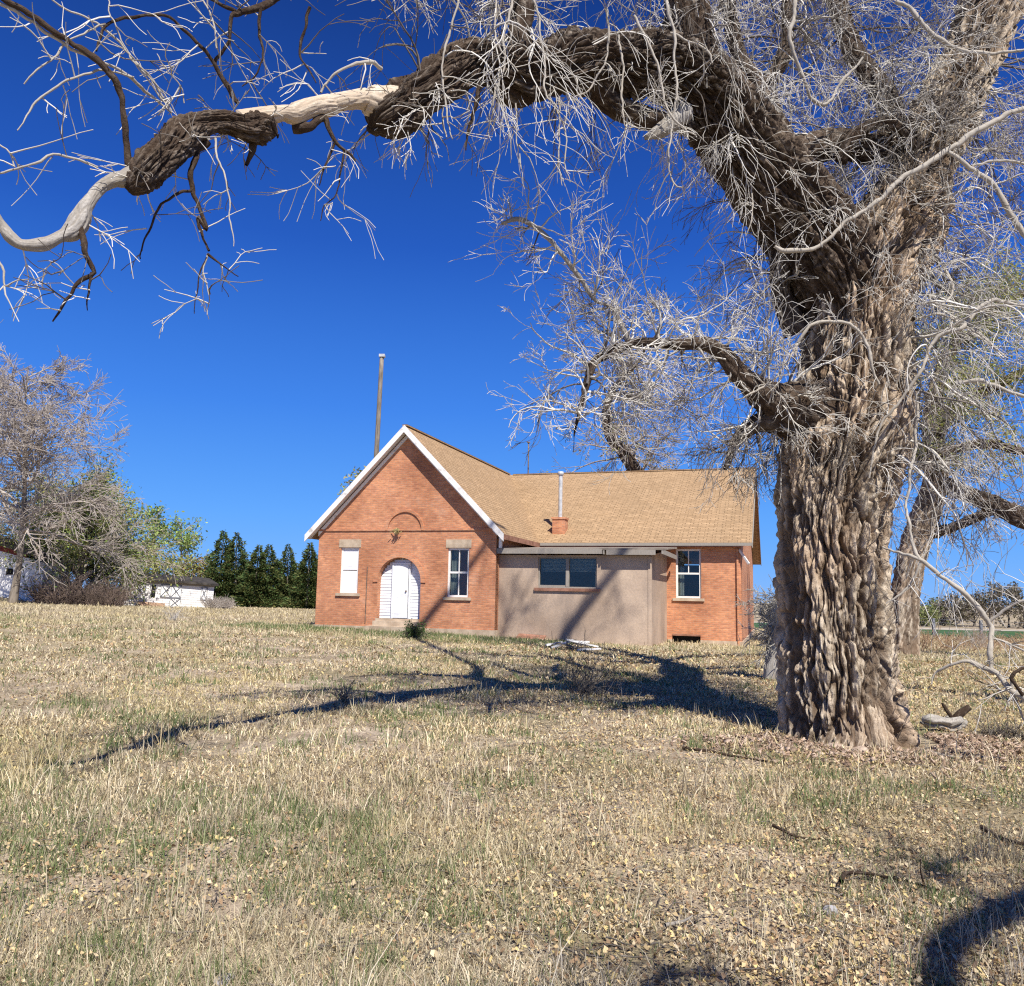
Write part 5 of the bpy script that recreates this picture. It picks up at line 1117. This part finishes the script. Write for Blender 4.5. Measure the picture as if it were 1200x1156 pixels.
put('far_grass', blades('far_grass', 120000, 26, 75, .085, .0016, straw, 4, '', .9, half=.8), M_blade, 'pale dry grass of the far yard beyond the house line')
def strip_grass():
    r_ = np.random.default_rng(77); n = 30000; u = r_.uniform(-2.5, 10.5, n); v = -.1-np.abs(r_.normal(size=n))*1.5
    x = HX+u*ua[0]+v*va[0]; y = HY+u*ua[1]+v*va[1]; k = r_.uniform(0, 1, n) < np.clip(.55+.9*patch(x, y, .6, 50.), 0, 1); x, y = x[k], y[k]; n = len(x); z = gz(x, y)
    h = .075*r_.lognormal(0, .4, n); w = .013; th = r_.uniform(0, 6.28, n); f_ = r_.uniform(0, 6.28, n); p = np.stack([x, y, z], -1)
    sd = np.stack([np.cos(f_)*w, np.sin(f_)*w, 0*x], -1); t = p+np.stack([np.cos(th)*h*.5, np.sin(th)*h*.5, h], -1)
    V = np.stack([p-sd, p+sd, t], 1).reshape(-1, 3)
    return np_mesh('lawn_strip', V, np.arange(3*n), [3]*n, tint=np.repeat(greens(x, y, r_, n), 3, 0))
put('lawn_strip', strip_grass(), M_blade, 'bright green grass along the front of the gable and the stucco wall')
def litter(n, seed):
    r_ = np.random.default_rng(seed); x, y, D = scatter(n, 2.3, 26, .8, seed)
    k = r_.uniform(0, 1, len(x)) < np.clip(.25+.6*sst(-2, 2, x)+.5*patch(x, y, .7, 12.), 0.05, 1); x, y, D = x[k], y[k], D[k]; n = len(x)
    s = r_.uniform(.005, .017, n)*np.maximum(1, D/8); th = r_.uniform(0, 6.28, n); tl = r_.normal(size=(n, 2))*.5
    z = gz(x, y)+r_.uniform(.004, .05, n)
    a = np.stack([np.cos(th), np.sin(th), tl[:, 0]], -1)*s[:, None]; b = np.stack([-np.sin(th), np.cos(th), tl[:, 1]], -1)*s[:, None]*.7
    p = np.stack([x, y, z], -1); up = np.array([0, 0, 1.])*s[:, None]*.35
    V = np.stack([p-a, p+b+up, p+a, p-b+up], 1).reshape(-1, 3)
    F_ = (np.arange(n)[:, None]*4+np.array([0, 1, 2, 0, 2, 3])).ravel()
    cs = np.array([[.62, .47, .26], [.46, .31, .18], [.68, .56, .36], [.30, .20, .12], [.66, .52, .24]])
    return np_mesh('leaf_litter', V, F_, [3]*2*n, tint=np.repeat(cs[r_.integers(0, 5, n)]*r_.uniform(.6, 1.2, n)[:, None], 4, 0))
tag(link('leaf_litter', litter(150000, 9), M_litter), 'small curled dry brown leaves scattered over the grass around the trunk', 'leaves', kind='stuff')
def twiglets(n, seed):
    r_ = np.random.default_rng(seed); x, y, D = scatter(n, 2.6, 18, .7, seed); k = (x > -1) | (r_.random(len(x)) < .3); x, y = x[k], y[k]; tb = Tubes(3); z = gz(x, y)
    for i in range(len(x)):
        a = r_.uniform(0, 6.28); L = r_.uniform(.06, .3); t = np.linspace(-.5, .5, 4)*L
        P = np.stack([x[i]+t*math.cos(a), y[i]+t*math.sin(a), z[i]+.03+0*t], -1)+r_.normal(size=(4, 3))*L*.04; tb.add(P, np.linspace(.005, .002, 4))
    return tb.mesh('ground_twigs')
tag(link('ground_twigs', twiglets(1500, 4), M_twigdark), 'thin dark twiglets littering the ground below the big tree', 'twigs', kind='stuff')
S.cycles.use_denoising = False; S.cycles.pixel_filter_type = 'BLACKMAN_HARRIS'; S.cycles.filter_width = 1.2
S.cycles.max_bounces = 5; S.cycles.diffuse_bounces = 3; S.cycles.transparent_max_bounces = 4
